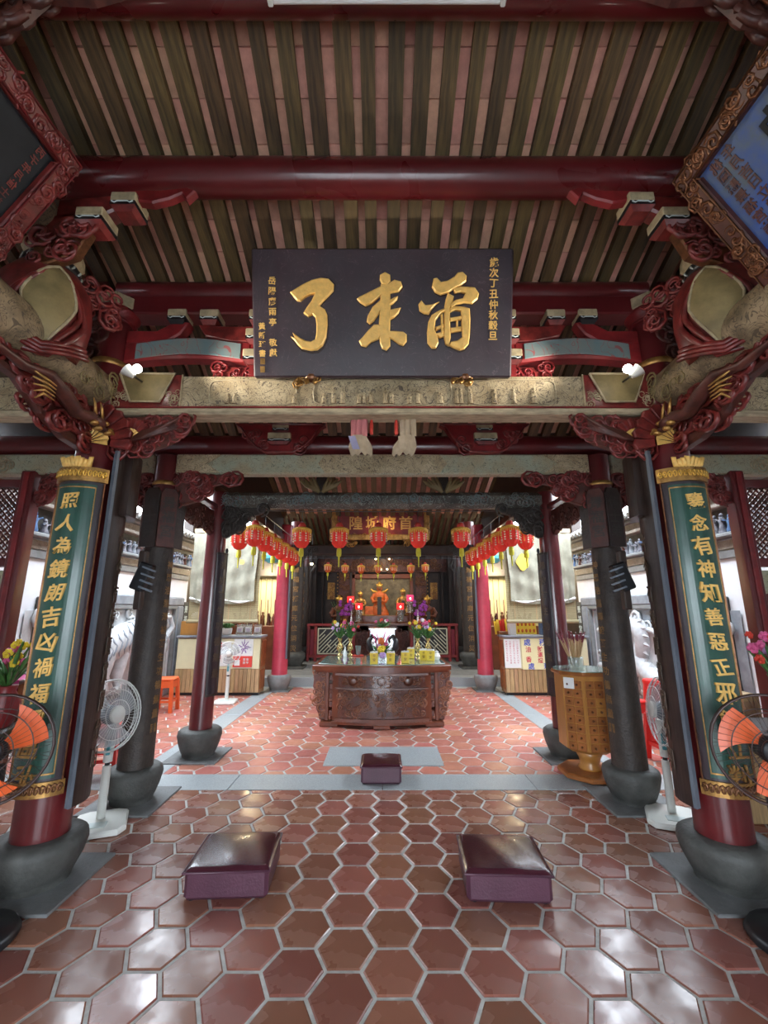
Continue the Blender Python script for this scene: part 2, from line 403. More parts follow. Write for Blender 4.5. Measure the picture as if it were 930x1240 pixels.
# hexagonal floor tiles ------------------------------------------------
TW, TF, PX, PY = .0777, .136, .2209, .272
def hexa(mb, x, y, z=0., g=.0095, Mx=None, yaw=0.):
    o = [(TW*2-.012-g, 0), (TW-g*.5, TF-g), (-TW+g*.5, TF-g), (-TW*2+.012+g, 0), (-TW+g*.5, -TF+g), (TW-g*.5, -TF+g)]
    A = [(x+p, y+q, z-.016) for p, q in o]; B = [(x+p, y+q, z-.004) for p, q in o]; Cc = [(x+p*.955, y+q*.95, z) for p, q in o]
    fs = [(i, (i+1) % 6, (i+1) % 6+6, i+6) for i in range(6)]+[(i+6, (i+1) % 6+6, (i+1) % 6+12, i+12) for i in range(6)]+[(12, 13, 14, 15, 16, 17)]
    mb.add(A+B+Cc, fs, Mx)
cells = []
for i in range(-20, 21):
    for j in range(-12, 29):
        x = .049+i*PX; y = 2.315+j*PY+(PY/2 if i % 2 else 0)
        if abs(x) > 4.05 or y > 9.5 or y < -1.4: continue
        if 4.36 < y < 4.58: continue
        if y > 4.7 and 2.2 < abs(x) < 2.36: continue
        d = sqrt(x*x+y*y); vis = y > 1.85 and abs(x) < y*.9+.25
        cells.append((not vis, d, x, y))
cells.sort()
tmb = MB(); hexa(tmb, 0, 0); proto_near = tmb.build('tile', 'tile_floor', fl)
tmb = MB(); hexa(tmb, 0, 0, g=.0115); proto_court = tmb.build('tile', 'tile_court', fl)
rest_n, rest_c = MB(), MB(); k = 0
for nv, d, x, y in cells:
    court = y > 4.5
    tilt = (rnd.uniform(-.007, .007), rnd.uniform(-.007, .007), rnd.uniform(-.015, .015)); z = rnd.uniform(-.0015, .001)
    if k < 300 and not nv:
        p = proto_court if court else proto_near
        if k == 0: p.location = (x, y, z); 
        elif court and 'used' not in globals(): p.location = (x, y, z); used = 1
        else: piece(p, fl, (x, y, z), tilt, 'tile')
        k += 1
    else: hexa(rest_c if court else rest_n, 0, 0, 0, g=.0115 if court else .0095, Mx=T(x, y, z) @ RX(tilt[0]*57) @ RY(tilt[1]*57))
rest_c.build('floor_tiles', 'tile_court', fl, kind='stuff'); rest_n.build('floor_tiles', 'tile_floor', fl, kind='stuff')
# granite strips and slab
def strip(x0, x1, y0, y1, n, ax, z=.004, mat='granite', name='stone_slab'):
    for i in range(n):
        if ax == 0: a, b = x0+(x1-x0)*i/n, x0+(x1-x0)*(i+1)/n; MB().box((a+b)/2, (y0+y1)/2, z-.012, b-a-.004, y1-y0, .024, b=.003).build(name, mat, fl)
        else: a, b = y0+(y1-y0)*i/n, y0+(y1-y0)*(i+1)/n; MB().box((x0+x1)/2, (a+b)/2, z-.012, x1-x0, b-a-.004, .024, b=.003).build(name, mat, fl)
strip(-4.1, 4.1, 4.285, 4.655, 6, 0)
strip(-2.42, -2.12, 4.655, 9.55, 4, 1); strip(2.12, 2.42, 4.655, 9.55, 4, 1)
strip(-.61, .63, 4.89, 5.51, 1, 0, .006)
# raised rear floor with its stone kerb
MB().box(0, 9.75, .06, 8.2, .3, .24, b=.012).build('step', 'granite', fl)
MB().box(0, 13.0, .05, 8.2, 6.3, .24).build('platform', 'light_stone', fl)

# side walls: white plaster, painted friezes, tiled coping --------------
for MIR, side in ((1, 'left'), (-1, 'right')):
    wl = structure(MB().box(-4.15, 6.6, 1.48, .2, 5.2, 2.96).build('wall_'+side, 'white_wall'))
    MB().box(-4.04, 6.6, 2.180, .05, 5.1, .1, b=.012).build('cornice', 'light_stone', wl)
    MB().box(-4.035, 6.6, 2.290, .05, 5.1, .1).build('painted_band', 'frieze_band', wl)
    MB().box(-3.99, 6.6, 2.390, .16, 5.1, .05, b=.012).build('ledge', 'light_stone', wl)
    MB().box(-4.03, 6.6, 2.560, .02, 5.1, .3).build('niche_back', 'stone', wl)
    rg = random.Random(11 if MIR > 0 else 12)
    for i in range(42):                                      # modelled figures standing in the frieze
        y = 4.2+i*.117+rg.uniform(-.035, .035); f = MB(); h = rg.uniform(.13, .2)
        f.lathe([(.045, 0), (.05, .02), (.03, h*.55), (.04, h*.75), (.018, h)], 7, T(-3.96, y, 2.415)); f.ball(-3.96, y, 2.415+h+.022, .024, n=7, m=5)
        f.tube([(-3.95, y-.035, 2.415+h*.8), (-3.91, y-.06, 2.415+h*.6), (-3.92, y-.02, 2.415+h*.95)], .011, 5)
        f.tube([(-3.95, y+.035, 2.415+h*.8), (-3.92, y+.07, 2.415+h*.9)], .011, 5)
        f.build('figurine', ['figure_mix', 'figure_mix', 'relief_grey', 'figure_mix', 'dark_carving', 'relief_grey', 'figure_blue'][i % 7], wl)
    MB().box(-3.99, 6.6, 2.740, .18, 5.1, .06, b=.015).build('ledge', 'frieze_band', wl)
    MB().box(-4.02, 6.6, 2.830, .12, 5.1, .1).build('painted_band', 'frieze_band', wl)
    MB().box(-3.97, 6.6, 2.905, .24, 5.1, .05, b=.012).build('ledge', 'light_stone', wl)
    cp = MB()
    for i in range(36): cp.cyl((-3.75, 4.1+i*.142, 2.96), (-4.15, 4.1+i*.142, 3.16), .045, 8)
    cp.build('coping_tiles', 'roof_grey', wl, kind='stuff')
    MB().prism([(-3.78, 2.93), (-4.3, 2.93), (-4.3, 3.18), (-4.1, 3.18)], 5.1, T(0, 9.15, 0) @ XZ).build('coping', 'roof_grey', wl)
    # relief panel frame
    fr = MB()
    for (a, b, z0, z1) in ((5.6, 8.95, 1.62, 1.78), (5.6, 8.95, .12, .26), (5.6, 5.8, .26, 1.62), (8.7, 8.95, .26, 1.62)):
        fr.box(-4.02, (a+b)/2, (z0+z1)/2, .1, b-a, z1-z0, b=.02)
    fr.build('relief_frame', 'relief_grey', wl)
    fr = MB()
    for (a, b, z0, z1) in ((5.8, 8.7, 1.56, 1.62), (5.8, 8.7, .26, .32), (5.8, 5.87, .32, 1.56), (8.63, 8.7, .32, 1.56)):
        fr.box(-4.01, (a+b)/2, (z0+z1)/2, .07, b-a, z1-z0, b=.01)
    fr.build('relief_moulding', 'light_stone', wl)
    for (y, t) in ((9.12, '景福宮神恩浩蕩'), (5.3, '國泰民安風調雨順')):
        MB().box(-4.03, y, .95, .05, .2, 1.5, b=.012).build('text_tablet', 'stone', wl)
        tx = MB(); write_col(tx, t, T(-4.0, y, 1.55) @ RZ(90) @ XZ, .15, .19, .2); tx.build('tablet_text', 'white_line', wl, nomir=True)
    # front hall side wall and its wooden partition
    w2 = structure(MB().box(-4.15, 1.35, 2.4, .2, 5.3, 4.8).build('wall_'+side+'_front', 'white_wall'))
    w3 = structure(MB().box(-4.15, 12.6, 1.9, .2, 6.8, 4.2).build('wall_'+side+'_rear', 'dark_wood'))
    pt = structure(MB().box(-3.36, 4.02, 1.42, .13, .13, 2.84, b=.012).build('trim_1' if MIR > 0 else 'trim_2', 'lacquer'))
    MB().box(-3.36, 3.95, 1.42, .05, .02, 2.8, b=.006).build('post_bead', 'red_paint', pt)
    for z0, z1, m in ((0, .9, 'lacquer'), (.96, 1.3, 'pale_green_plank'), (1.36, 1.62, 'panel_olive'), (1.68, 1.9, 'pale_green_plank')):
        MB().box(-3.75, 4.03, (z0+z1)/2, .62, .03, z1-z0, b=.008).build('panel', m, pt)
    for z in (.93, 1.33, 1.65, 1.97, 2.72): MB().box(-3.75, 4.02, z, .66, .07, .08, b=.008).build('rail', 'lacquer', pt)
    lat = MB()
    for i in range(-10, 22):
        for s in (-1, 1):
            xa, za, xb, zb = -4.05+.058*i, 2.0, -4.05+.058*i+s*.7, 2.7
            ta, tb = (-4.05-xa)/(xb-xa), (-3.43-xa)/(xb-xa); t0, t1 = max(0, min(ta, tb)), min(1, max(ta, tb))
            if t1 > t0+.03: lat.cyl((xa+(xb-xa)*t0, 4.02+s*.007, za+.7*t0), (xa+(xb-xa)*t1, 4.02+s*.007, za+.7*t1), .009, 4)
    lat.build('lattice', 'dark_carving', pt, kind='stuff')
MIR = 1
# roofs: deck, rafters, flat clay tiles between them --------------------
# front-hall slope, Y -> Z; rises towards the viewer to the ridge
PROF = [(4.45, 3.30), (2.95, 4.06), (.6, 5.0), (-1.9, 3.75)]
def roofz(y):
    for (y0, z0), (y1, z1) in zip(PROF, PROF[1:]):
        if y <= y0 and y >= y1: return z0+(z1-z0)*(y0-y)/(y0-y1)
    return PROF[-1][1]
deck = MB()
for (y0, z0), (y1, z1) in zip(PROF, PROF[1:]):
    deck.add([(-4.4, y0, z0+.1), (4.4, y0, z0+.1), (4.4, y1, z1+.1), (-4.4, y1, z1+.1), (-4.4, y0, z0+.2), (4.4, y0, z0+.2), (4.4, y1, z1+.2), (-4.4, y1, z1+.2)],
             [(0, 3, 2, 1), (4, 5, 6, 7), (0, 1, 5, 4), (2, 3, 7, 6)])
ce = structure(deck.build('ceiling', 'dark_roof'))
RP = .151
def rafter_mesh(wd, hh, prof, sag=0):
    mb = MB()
    for (y0, z0), (y1, z1) in zip(prof, prof[1:]):
        vs = []
        for (y, z) in ((y0, z0), (y1, z1)): vs += [(-wd/2, y, z), (wd/2, y, z), (wd/2, y, z+hh), (-wd/2, y, z+hh)]
        mb.add(vs, [(0, 1, 5, 4), (1, 2, 6, 5), (3, 0, 4, 7), (0, 3, 2, 1), (4, 5, 6, 7)])
    return mb
# each rafter is a board; texture runs along it
r0 = rafter_mesh(.088, .06, PROF).build('rafter', 'rafter_wood', ce); first = True
for i in range(-28, 29):
    x = (i+.5)*RP+rnd.uniform(-.008, .008); sc = (rnd.uniform(.85, 1.1), 1, rnd.uniform(.999, 1.0))
    if first: r0.location.x = x; first = False
    else: piece(r0, ce, (x, 0, 0), (0, 0, 0), 'rafter', sc)
def tile_between(y0, y1, j=0):
    mb = MB(); z0, z1 = roofz(y0)+.075, roofz(y1)+.075; a = .004
    vs = [(-.0755, y0-a, z0), (.0755, y0-a, z0), (.0755, y1+a, z1), (-.0755, y1+a, z1)]
    vs += [(x, y, z+.025) for x, y, z in vs]
    return mb.add(vs, [(0, 3, 2, 1), (4, 5, 6, 7), (0, 1, 5, 4), (1, 2, 6, 5), (2, 3, 7, 6), (3, 0, 4, 7)])
nparts = 0; restt = MB(); rows = []
y = 4.4; L_ = .2
while y > -1.8: rows.append((y, y-L_)); y -= L_
def vis_tile(i, y): return .9 < y < 4.0 and abs(i) < 16
order = sorted([(abs(i)+ (0 if 1.45 < y0 < 3.0 else 12 if y0 > 3 else 60), i, y0, y1) for i in range(-28, 29) for y0, y1 in rows])
protos = {}
for _, i, y0, y1 in order:
    x = i*RP; dz = rnd.uniform(-.004, .006)
    if nparts < 298:
        if (y0) not in protos:
            protos[y0] = tile_between(y0, y1).build('roof_tile', 'roof_tile', ce); protos[y0].location = (x, 0, dz)
        else: piece(protos[y0], ce, (x, 0, dz), (0, 0, 0), 'roof_tile')
        nparts += 1
    else:
        t = tile_between(y0, y1); restt.add([(a+x, b, c+dz) for a, b, c in t.v], t.f)
restt.build('roof_tiles', 'roof_tile', ce, kind='stuff')
# pavilion roof over the middle court and the rear hall roof
def simple_roof(prof, x0, x1, step, nm):
    d = MB()
    for (y0, z0), (y1, z1) in zip(prof, prof[1:]):
        d.add([(x0, y0, z0+.1), (x1, y0, z0+.1), (x1, y1, z1+.1), (x0, y1, z1+.1), (x0, y0, z0+.2), (x1, y0, z0+.2), (x1, y1, z1+.2), (x0, y1, z1+.2)],
              [(0, 3, 2, 1), (4, 5, 6, 7), (0, 1, 5, 4), (2, 3, 7, 6), (0, 4, 7, 3), (1, 2, 6, 5)])
    c = structure(d.build(nm, 'roof_tile')); n = int((x1-x0)/step); p = None
    for i in range(n):
        x = x0+(i+.5)*step
        if p is None: p = rafter_mesh(.1, .06, prof).build('rafter', 'rafter_wood', c); p.location.x = x
        else: piece(p, c, (x, 0, 0), (0, 0, 0), 'rafter')
simple_roof([(9.1, 3.45), (6.9, 4.2), (4.42, 3.34)], -2.35, 2.35, .19, 'ceiling')
simple_roof([(16.4, 3.6), (12.4, 5.0), (8.9, 3.7)], -4.2, 4.2, .19, 'ceiling')
structure(MB().box(0, 16.05, 1.9, 8.4, .2, 4.4).build('wall_back', 'dark_wood'))
# unseen wall behind the viewer, added to cut front daylight; doorway narrowed for it
wf = structure(MB().box(-2.75, -1.95, 1.9, 2.9, .2, 3.8).box(2.75, -1.95, 1.9, 2.9, .2, 3.8).box(0, -1.95, 3.05, 2.6, .2, 1.5).build('wall_front', 'dark_wood'))
# ================================================================ COLUMNS AND BEAMS
def column_base(t, rb, h, pad, mat='stone'):
    MB().box(0, 0, .004, pad*2, pad*2, .02, b=.004).build('plinth_slab', 'pad_stone', t)
    MB().lathe([(rb*.72, .012), (rb*.74, .05), (rb*.78, .055), (rb*.92, h*.5), (rb, h*.78), (rb*.97, h*.92), (rb*.84, h*1.0), (rb*.6, h)], 28).build('stone_base', mat, t)
def shell_pts(r, a, z): return (r*cos(R(a)), r*sin(R(a)), z)
LT, RT_ = '照人為鏡朗吉凶禍福恩區弘', '鑒念有神知善惡正邪能立判'
for MIR, side, txt in ((1, 'left', LT), (-1, 'right', RT_)):
    # ---- front columns
    t = thing('column', 'thick red column beside the %s, carrying a green board, nearest on its side' % ('knotted log beam on the left' if MIR > 0 else 'blue hanging plaque on the right'), 'column', (-2.03, 2.95, 0))
    column_base(t, .25, .255, .3)
    MB().lathe([(.15, .235), (.148, .6), (.138, 2.2), (.115, 3.6), (.11, 3.68)], 28).build('shaft', 'lacquer', t)
    MB().lathe([(.127, 3.29), (.133, 3.30), (.132, 3.325), (.125, 3.335)], 28).build('gilt_ring', 'old_gold', t)
    MB().lathe([(.11, 3.68), (.13, 3.70), (.155, 3.74), (.15, 3.76), (.14, 3.77)], 24).lathe([(.128, 3.655), (.134, 3.665), (.128, 3.675)], 24).build('capital', 'red_paint', t)
    MB().lathe([(.142, 3.77), (.15, 3.78), (.15, 3.86), (.13, 3.87)], 8, RZ(22.5), sm=False).build('capital_block', 'cream_block', t)
    # ---- green couplet boards on the front of them
    g = thing('couplet_board', ('curved green couplet board whose gold text begins with the character %s, on the %s column' % (txt[0], side)), 'sign', (-2.03, 2.95, 0))
    A0, A1 = 215-360, 325-360
    MB().shell(.158, .186, .505, 2.42, A0, A1, 18).build('board', 'black_lacquer', g)
    MB().shell(.186, .190, .60, 2.36, A0+13, A1-13, 16).build('green_field', 'green_lacquer', g)
    ln = MB()
    for a in (A0+15, A1-15): ln.shell(.189, .193, .62, 2.34, a-.8, a+.8, 1)
    for z in (.62, 2.335): ln.shell(.189, .193, z, z+.008, A0+15, A1-15, 12)
    ln.build('gilt_line', 'old_gold', g)
    for a in (A0+1, A1-1): MB().shell(.184, .196, .53, 2.42, a-1, a+1, 1).build('board_edge', 'bronze', g)
    for z0, z1, r in ((.505, .585, .2), (2.38, 2.475, .205)):
        MB().shell(.158, r, z0, z1, A0-3, A1+3, 18).build('gilt_band', 'old_gold', g)
        rl = MB()
        for i in range(14):
            a = A0+4+i*7.8; pts = [shell_pts(r+.004, a+4*cos(k*.8)*(1-k/12), (z0+z1)/2+.028*sin(k*.8)*(1-k/14)) for k in range(10)]
            rl.tube(pts, .006, 5)
        rl.build('band_scroll', 'bronze' if z0 < 1 else 'gold', g)
    lo = MB()
    for sgn in (-1, 1):
        for k in range(4):
            a = -90+sgn*(3+k*7); h = .075-.012*k+.035*(k == 3)
            lo.tube([shell_pts(.185, -90+sgn*2*k, 2.47), shell_pts(.20, a, 2.49), shell_pts(.215, a+sgn*2, 2.49+h*.6), shell_pts(.205, a+sgn*5, 2.47+h)], [.012, .02, .016, .004], 6)
    lo.build('lotus_finial', 'gold_leaf', g)
    for i, c in enumerate(txt):
        z = 2.245-i*.1475; a = -92
        p = shell_pts(.188, a, z)
        mb = MB(); put_glyph(mb, c, T(*p) @ RZ(a+90) @ XZ @ RZ(random.uniform(-9, 5)) @ Matrix(((1, random.uniform(.02, .2), 0, 0), (random.uniform(0, .16), 1, 0, 0), (0, 0, 1, 0), (0, 0, 0, 1))), random.uniform(.11, .132), 1.6)
        mb.build('character', 'old_gold' if i > 9 else 'gold_leaf', g, nomir=True)
    # ---- dark couplet boards wrapped round the inner side of the front columns
    d = thing('couplet_board', 'dark brown couplet board with grey edge hugging the inner flank of the %s front column' % side, 'sign', (-2.03, 2.95, 0))
    MB().shell(.2, .225, .42, 2.62, -22, 58, 12).build('board', 'dark_brown', d)
    MB().shell(.196, .232, .42, 2.62, -27, -22, 2).build('board_edge', 'grey_edge', d)
    MB().shell(.225, .285, 2.18, 2.62, -8, 58, 8).build('board_head', 'dark_brown', d)
    mb = MB(); write_col(mb, '古今有報應賞罰分明', T(*shell_pts(.226, 18, 2.0)) @ RZ(108) @ XZ, .13, .17, .4); mb.build('board_text', 'faint_text', d, nomir=True)
    # black floodlight on the column
    f = thing('floodlight', 'black louvred floodlight fixed to the inner side of the %s front column' % side, 'lamp', (-1.72, 3.16, 1.78))
    MB().box(0, 0, 0, .1, .07, .2, RY(20), b=.01).build('housing', 'black_plastic', f)
    fl_ = MB()
    for k in range(4): fl_.box(.045+.012*k, -.05, .07-.045*k, .1, .02, .012, RY(20))
    fl_.build('louvre', 'grey_edge', f)
    MB().box(-.02, .02, -.02, .05, .06, .42, b=.008).build('mount', 'dark_wood', f)
    # ---- second columns
    t = thing('column', 'dark stone-clad column with faded octagonal board behind the %s white fan' % side, 'column', (-2.08, 4.05, 0))
    column_base(t, .222, .27, .29)
    MB().lathe([(.138, .265), (.132, 1.0), (.125, 2.14)], 28).build('stone_sheath', 'column_stone', t)
    MB().lathe([(.118, 2.1), (.112, 3.0)], 24).build('shaft', 'lacquer', t)
    MB().lathe([(.12, 2.70), (.124, 2.71), (.123, 2.73), (.117, 2.74)], 24).build('gilt_ring', 'old_gold', t)
    mb = MB(); rg = random.Random(5)
    for i in range(13): put_glyph(mb, '神恩浩蕩澤被蒼生功德無量國'[i], T(*shell_pts(.134, -12, 1.95-i*.115)) @ RZ(78) @ XZ, .075, .35)
    mb.build('gilt_text', 'faded_gold', t, nomir=True)
    b = thing('name_board', 'dark faceted wooden board wrapping the upper part of the %s stone column' % side, 'sign', (-2.08, 4.05, 2.1))
    for k, a in enumerate((-150, -100, -50, -5)):
        MB().prism([(-.075, 0), (.075, 0), (.075, .5), (.05, .55), (-.05, .55), (-.075, .5)], .022, RZ(a+90) @ T(0, -.155, 0) @ XZ, b=.005).build('board', 'dark_brown' if k % 2 else 'dark_carving', b)
        mb = MB(); write_col(mb, '信士弟' if k % 2 else '景福宮', RZ(a+90) @ T(0, -.178, .41) @ XZ, .12, .13, .2); mb.build('board_text', 'black_carving', b, nomir=True)
    # ---- third columns
    t = thing('column', 'slim dark red column with a black board, third back on the %s' % side, 'column', (-2.0, 5.2, 0))
    column_base(t, .232, .285, .28)
    MB().lathe([(.122, .28), (.12, 1.2), (.105, 2.95)], 26).build('shaft', 'lacquer', t)
    b = thing('couplet_board', 'narrow black couplet board on the slim red column third back on the %s' % side, 'sign', (-2.0, 5.2, 0))
    MB().shell(.124, .145, .62, 2.2, -62, 12, 10).build('board', 'black_lacquer', b)
    ln = MB()
    for a in (-60, 10): ln.shell(.14, .15, .62, 2.2, a-2, a+2, 1)
    for z in (.62, 2.18): ln.shell(.14, .152, z, z+.025, -62, 12, 10)
    ln.build('board_edge', 'dark_wood', b)
    mb = MB(); write_col(mb, '澤被蒼生功德無量', T(*shell_pts(.146, -25, 2.05)) @ RZ(65) @ XZ, .1, .17, .3); mb.build('board_text', 'faint_text', b, nomir=True)
    MB().lathe([(.012, -.03), (.02, 0), (.012, .03)], 8, T(*shell_pts(.15, -10, 2.23))).build('hook', 'black_plastic', b)
    # ---- fourth columns (bright red) and stone columns behind
    t = thing('column', 'bright pink-red column standing beside the %s counter' % side, 'column', (-2.05, 9.17, 0))
    column_base(t, .235, .3, .24, 'light_stone')
    MB().lathe([(.155, .3), (.152, 1.5), (.14, 3.3)], 26).build('shaft', 'pink_red', t)
    b = thing('couplet_board', 'black couplet board on the bright red column by the %s counter' % side, 'sign', (-2.05, 9.17, 0))
    MB().shell(.165, .19, .6, 2.35, -35, 40, 8).build('board', 'dark_brown', b); MB().shell(.16, .2, .6, 2.35, -40, -35, 1).build('board_edge', 'grey_edge', b)
    for yy, xx, tx, which in ((11.2, -2.2, '景福宮補庫元位消災', 'nearer'), (12.9, -2.35, '澤被善惡神聖平安', 'farther')):
        tx = tx.replace('聖', '明')
        t = thing('column', '%s stone column with gold characters near the altar railing on the %s' % (which, side), 'column', (xx, yy, .17))
        MB().box(0, 0, .02, .62, .62, .06, b=.01).build('plinth_slab', 'stone', t)
        MB().lathe([(.22, .05), (.24, .1), (.31, .25), (.31, .33), (.24, .38), (.2, .38)], 24).build('stone_base', 'stone', t)
        MB().lathe([(.21, .38), (.205, 1.5), (.19, 2.6)], 24).build('stone_shaft', 'column_stone', t)
        MB().lathe([(.17, 2.6), (.165, 3.6)], 20).build('shaft', 'lacquer', t)
        mb = MB(); write_col(mb, tx, T(*shell_pts(.208, -78, 2.35)) @ RZ(12) @ XZ, .15, .235, .3); mb.build('gilt_text', 'faded_gold', t, nomir=True)
MIR = 1
# ---------------------------------------------------------------- purlins and beams across
def ybeam_round(name, label, y, z, r, mat, x=2.6):
    o = MB().tube([(-x, y, z), (-x*.5, y, z+.004), (0, y, z), (x*.5, y, z-.003), (x, y, z)], r, 28).build(name, mat)
    return solo(o, label, 'beam')
ybeam_round('round_purlin', 'glossy dark red round purlin above the black plaque, crossing the rafters', 2.24, 4.215, .113, 'lacquer_purlin', 4.05)
ybeam_round('round_purlin', 'dark red round purlin at the top edge behind the tube light fitting', 1.50, 4.535, .14, 'lacquer_purlin', 4.05)
ybeam_round('round_purlin', 'dark purple-red round purlin behind the two lotus-shaped brackets', 4.12, 3.14, .105, 'lacquer', 4.05)
t = thing('cross_beam', 'red moulded beam under the rafters directly behind the black plaque', 'beam', (0, 2.98, 3.74))
MB().box(0, 0, .08, 4.1, .16, .16, b=.012).build('beam_body', 'lacquer', t)
MB().tube([(-2.05, 0, .235), (2.05, 0, .235)], .085, 24).build('beam_roll', 'lacquer', t)
for MIR, side in ((1, 'left'), (-1, 'right')):
    t = thing('cross_beam', 'red beam passing into the %s aisle outside the front column' % side, 'beam', (-3.1, 2.98, 3.74))
    MB().box(0, 0, .08, 1.9, .16, .16, b=.012).build('beam_body', 'lacquer', t)
    MB().tube([(-.95, 0, .235), (.95, 0, .235)], .085, 20).build('beam_roll', 'lacquer', t)
MIR = 1
# ---- painted plank beam between the front columns
t = thing('painted_beam', 'wide cream painted beam below the black plaque, with faded figure scenes', 'beam', (0, 2.95, 2.9))
MB().box(0, 0, .175, 3.86, .12, .27, b=.006).build('plank', 'painted_plank', t)
MB().box(0, -.012, .025, 3.9, .16, .05, b=.012).build('lower_rail', 'plank_plain', t)
MB().box(0, -.02, .052, 3.86, .15, .012, b=.004).build('red_line', 'red_paint', t)
for (x0, x1) in ((-1.25, -.62), (-.5, .5), (.62, 1.25)):           # framed scene panels
    fm = MB(); h = .1
    n = 20; pts = []
    for i in range(n+1):
        a = 2*pi*i/n; e = .35
        pts.append(((x0+x1)/2+(x1-x0)/2*math.copysign(abs(cos(a))**e, cos(a)), -.062, .18+h*math.copysign(abs(sin(a))**e, sin(a))))
    fm.tube(pts, .005, 5); fm.build('scene_frame', 'plank_plain', t)
rg = random.Random(2); fg = MB()
for i in range(22):                                             # low-relief figures of the scenes
    x = rg.uniform(-1.2, 1.2); h = rg.uniform(.06, .11)
    fg.lathe([(.022, 0), (.016, h*.5), (.02, h*.75), (.008, h)], 6, T(x, -.058, .09)); fg.ball(x, -.06, .09+h+.01, .011, n=6, m=5)
fg.build('scene_figures', 'painted_plank', t)
for sx in (-1, 1):
    c = sx*1.7
    tr = [(c-.2, .32), (c+.2, .32), (c+.105, .1), (c-.105, .1)]
    MB().box(c, -.062, .185, .5, .01, .26).build('end_panel', 'red_carving', t)
    MB().prism([(c-.19, .315), (c+.19, .315), (c+.1, .1), (c-.1, .1)], .012, T(0, -.064, 0) @ XZ).build('fan_panel', 'panel_olive', t)
    fm = MB(); fm.tube([(x, -.078, z) for x, z in tr+tr[:1]], .009, 6)
    fm.tube([(c-.25, -.07, .06), (c-.25, -.07, .315)], .007, 5); fm.tube([(c+.25, -.07, .06), (c+.25, -.07, .315)], .007, 5)
    fm.build('panel_frame', 'cream_block', t)
    sc = MB()
    for s2 in (-1, 1): sc.scrolls(lambda x, y: True, (c+s2*.19-.045, c+s2*.19+.045, .08, .2), 8, 40+s2, .028, .13, 0, T(0, -.068, 0) @ XZ)
    sc.build('panel_scroll', 'cream_block', t)
for MIR, side in ((1, 'left'), (-1, 'right')):
    t = thing('painted_beam', 'cream painted beam running into the %s aisle at the front column' % side, 'beam', (-3.1, 2.97, 2.9))
    MB().box(0, 0, .18, 1.85, .1, .28, b=.006).build('plank', 'painted_plank', t)
    MB().box(0, -.012, .025, 1.85, .14, .05, b=.012).build('lower_rail', 'plank_plain', t)
MIR = 1
# ---- second painted beam (behind), with side lengths
t = thing('painted_beam', 'pale green painted beam below the dark purlin, second one back', 'beam', (0, 4.05, 2.815))
MB().box(0, 0, .1, 3.98, .12, .2, b=.015).build('plank', 'pale_green_plank', t)
for sx in (-1, 1):
    MB().prism([(sx*1.97, .01), (sx*1.97, .19), (sx*1.55, .19), (sx*1.68, .1), (sx*1.55, .01)], .012, T(0, -.06, 0) @ XZ).build('end_panel', 'painted_plank', t)
    sc = MB(); sc.scrolls(lambda x, y: True, (sx*1.78-.13, sx*1.78+.13, .05, .15), 10, 60+sx, .04, .12, 0, T(0, -.07, 0) @ XZ); sc.build('end_scroll', 'plank_plain', t)
MB().prism([(-.55, .01), (.55, .01), (.62, .1), (.55, .19), (-.55, .19), (-.62, .1)], .01, T(0, -.06, 0) @ XZ).build('middle_panel', 'painted_plank', t)
for MIR, side in ((1, 'left'), (-1, 'right')):
    t = thing('painted_beam', 'pale green beam above the lattice partition on the %s edge' % side, 'beam', (-3.12, 4.05, 2.815))
    MB().box(0, 0, .1, 1.86, .12, .2, b=.015).build('plank', 'pale_green_plank', t)
    sc = MB(); sc.scrolls(lambda x, y: True, (-.9, -.4, .05, .15), 10, 70, .05, .12, 0, T(0, -.065, 0) @ XZ); sc.build('end_scroll', 'plank_plain', t)
MIR = 1
# ---- third dark beam with blue-white painted ends
t = thing('painted_beam', 'dark round-edged beam with blue-white painted clouds above the lanterns', 'beam', (0, 5.2, 2.75))
MB().box(0, 0, .1, 3.95, .16, .2, b=.05).build('beam_body', 'dark_paint_plank', t)
for x in (-1.75, -1.05, -.35, .35, 1.05, 1.75):
    sc = MB(); sc.scrolls(lambda a, b: True, (x-.22, x+.22, .05, .15), 9, int(x*100), .05, .12, 0, T(0, -.082, 0) @ XZ); sc.build('cloud_motif', 'blue_plank', t)
for y, z, h, nm in ((9.2, 2.78, .22, 'dark red beam under the red temple plaque'), (7.1, 3.35, .2, 'dark beam across the middle of the pavilion roof')):
    o = MB().box(0, y, z, 4.1, .16, h, b=.03).build('cross_beam', 'dark_wood' if y > 9 else 'dark_paint_plank'); solo(o, nm, 'beam')

for MIR, side in ((1, 'left'), (-1, 'right')):
    t = thing('eave_beam', 'dark carved eave beam along the %s side of the pavilion' % side, 'beam', (-2.16, 6.7, 2.98))  # added board: shuts out the sky and darkens the pavilion ceiling
    MB().prism([(-2.45, 0), (2.45, 0), (2.45, .52), (.2, 1.27), (-2.28, .42), (-2.45, .42)], .1, T(-.05, 0, 0) @ RZ(90) @ XZ).build('board', 'dark_wood', t)
    MB().box(.06, 0, .05, .1, 4.9, .1, b=.01).build('rail', 'dark_carving', t)
    t = thing('eave_board', 'dark board closing the gap above the pale green beam on the %s' % side, 'board', (-3.15, 4.2, 3.02))
    MB().box(0, 0, .2, 1.9, .05, .44, b=.006).build('board', 'dark_wood', t)
MIR = 1
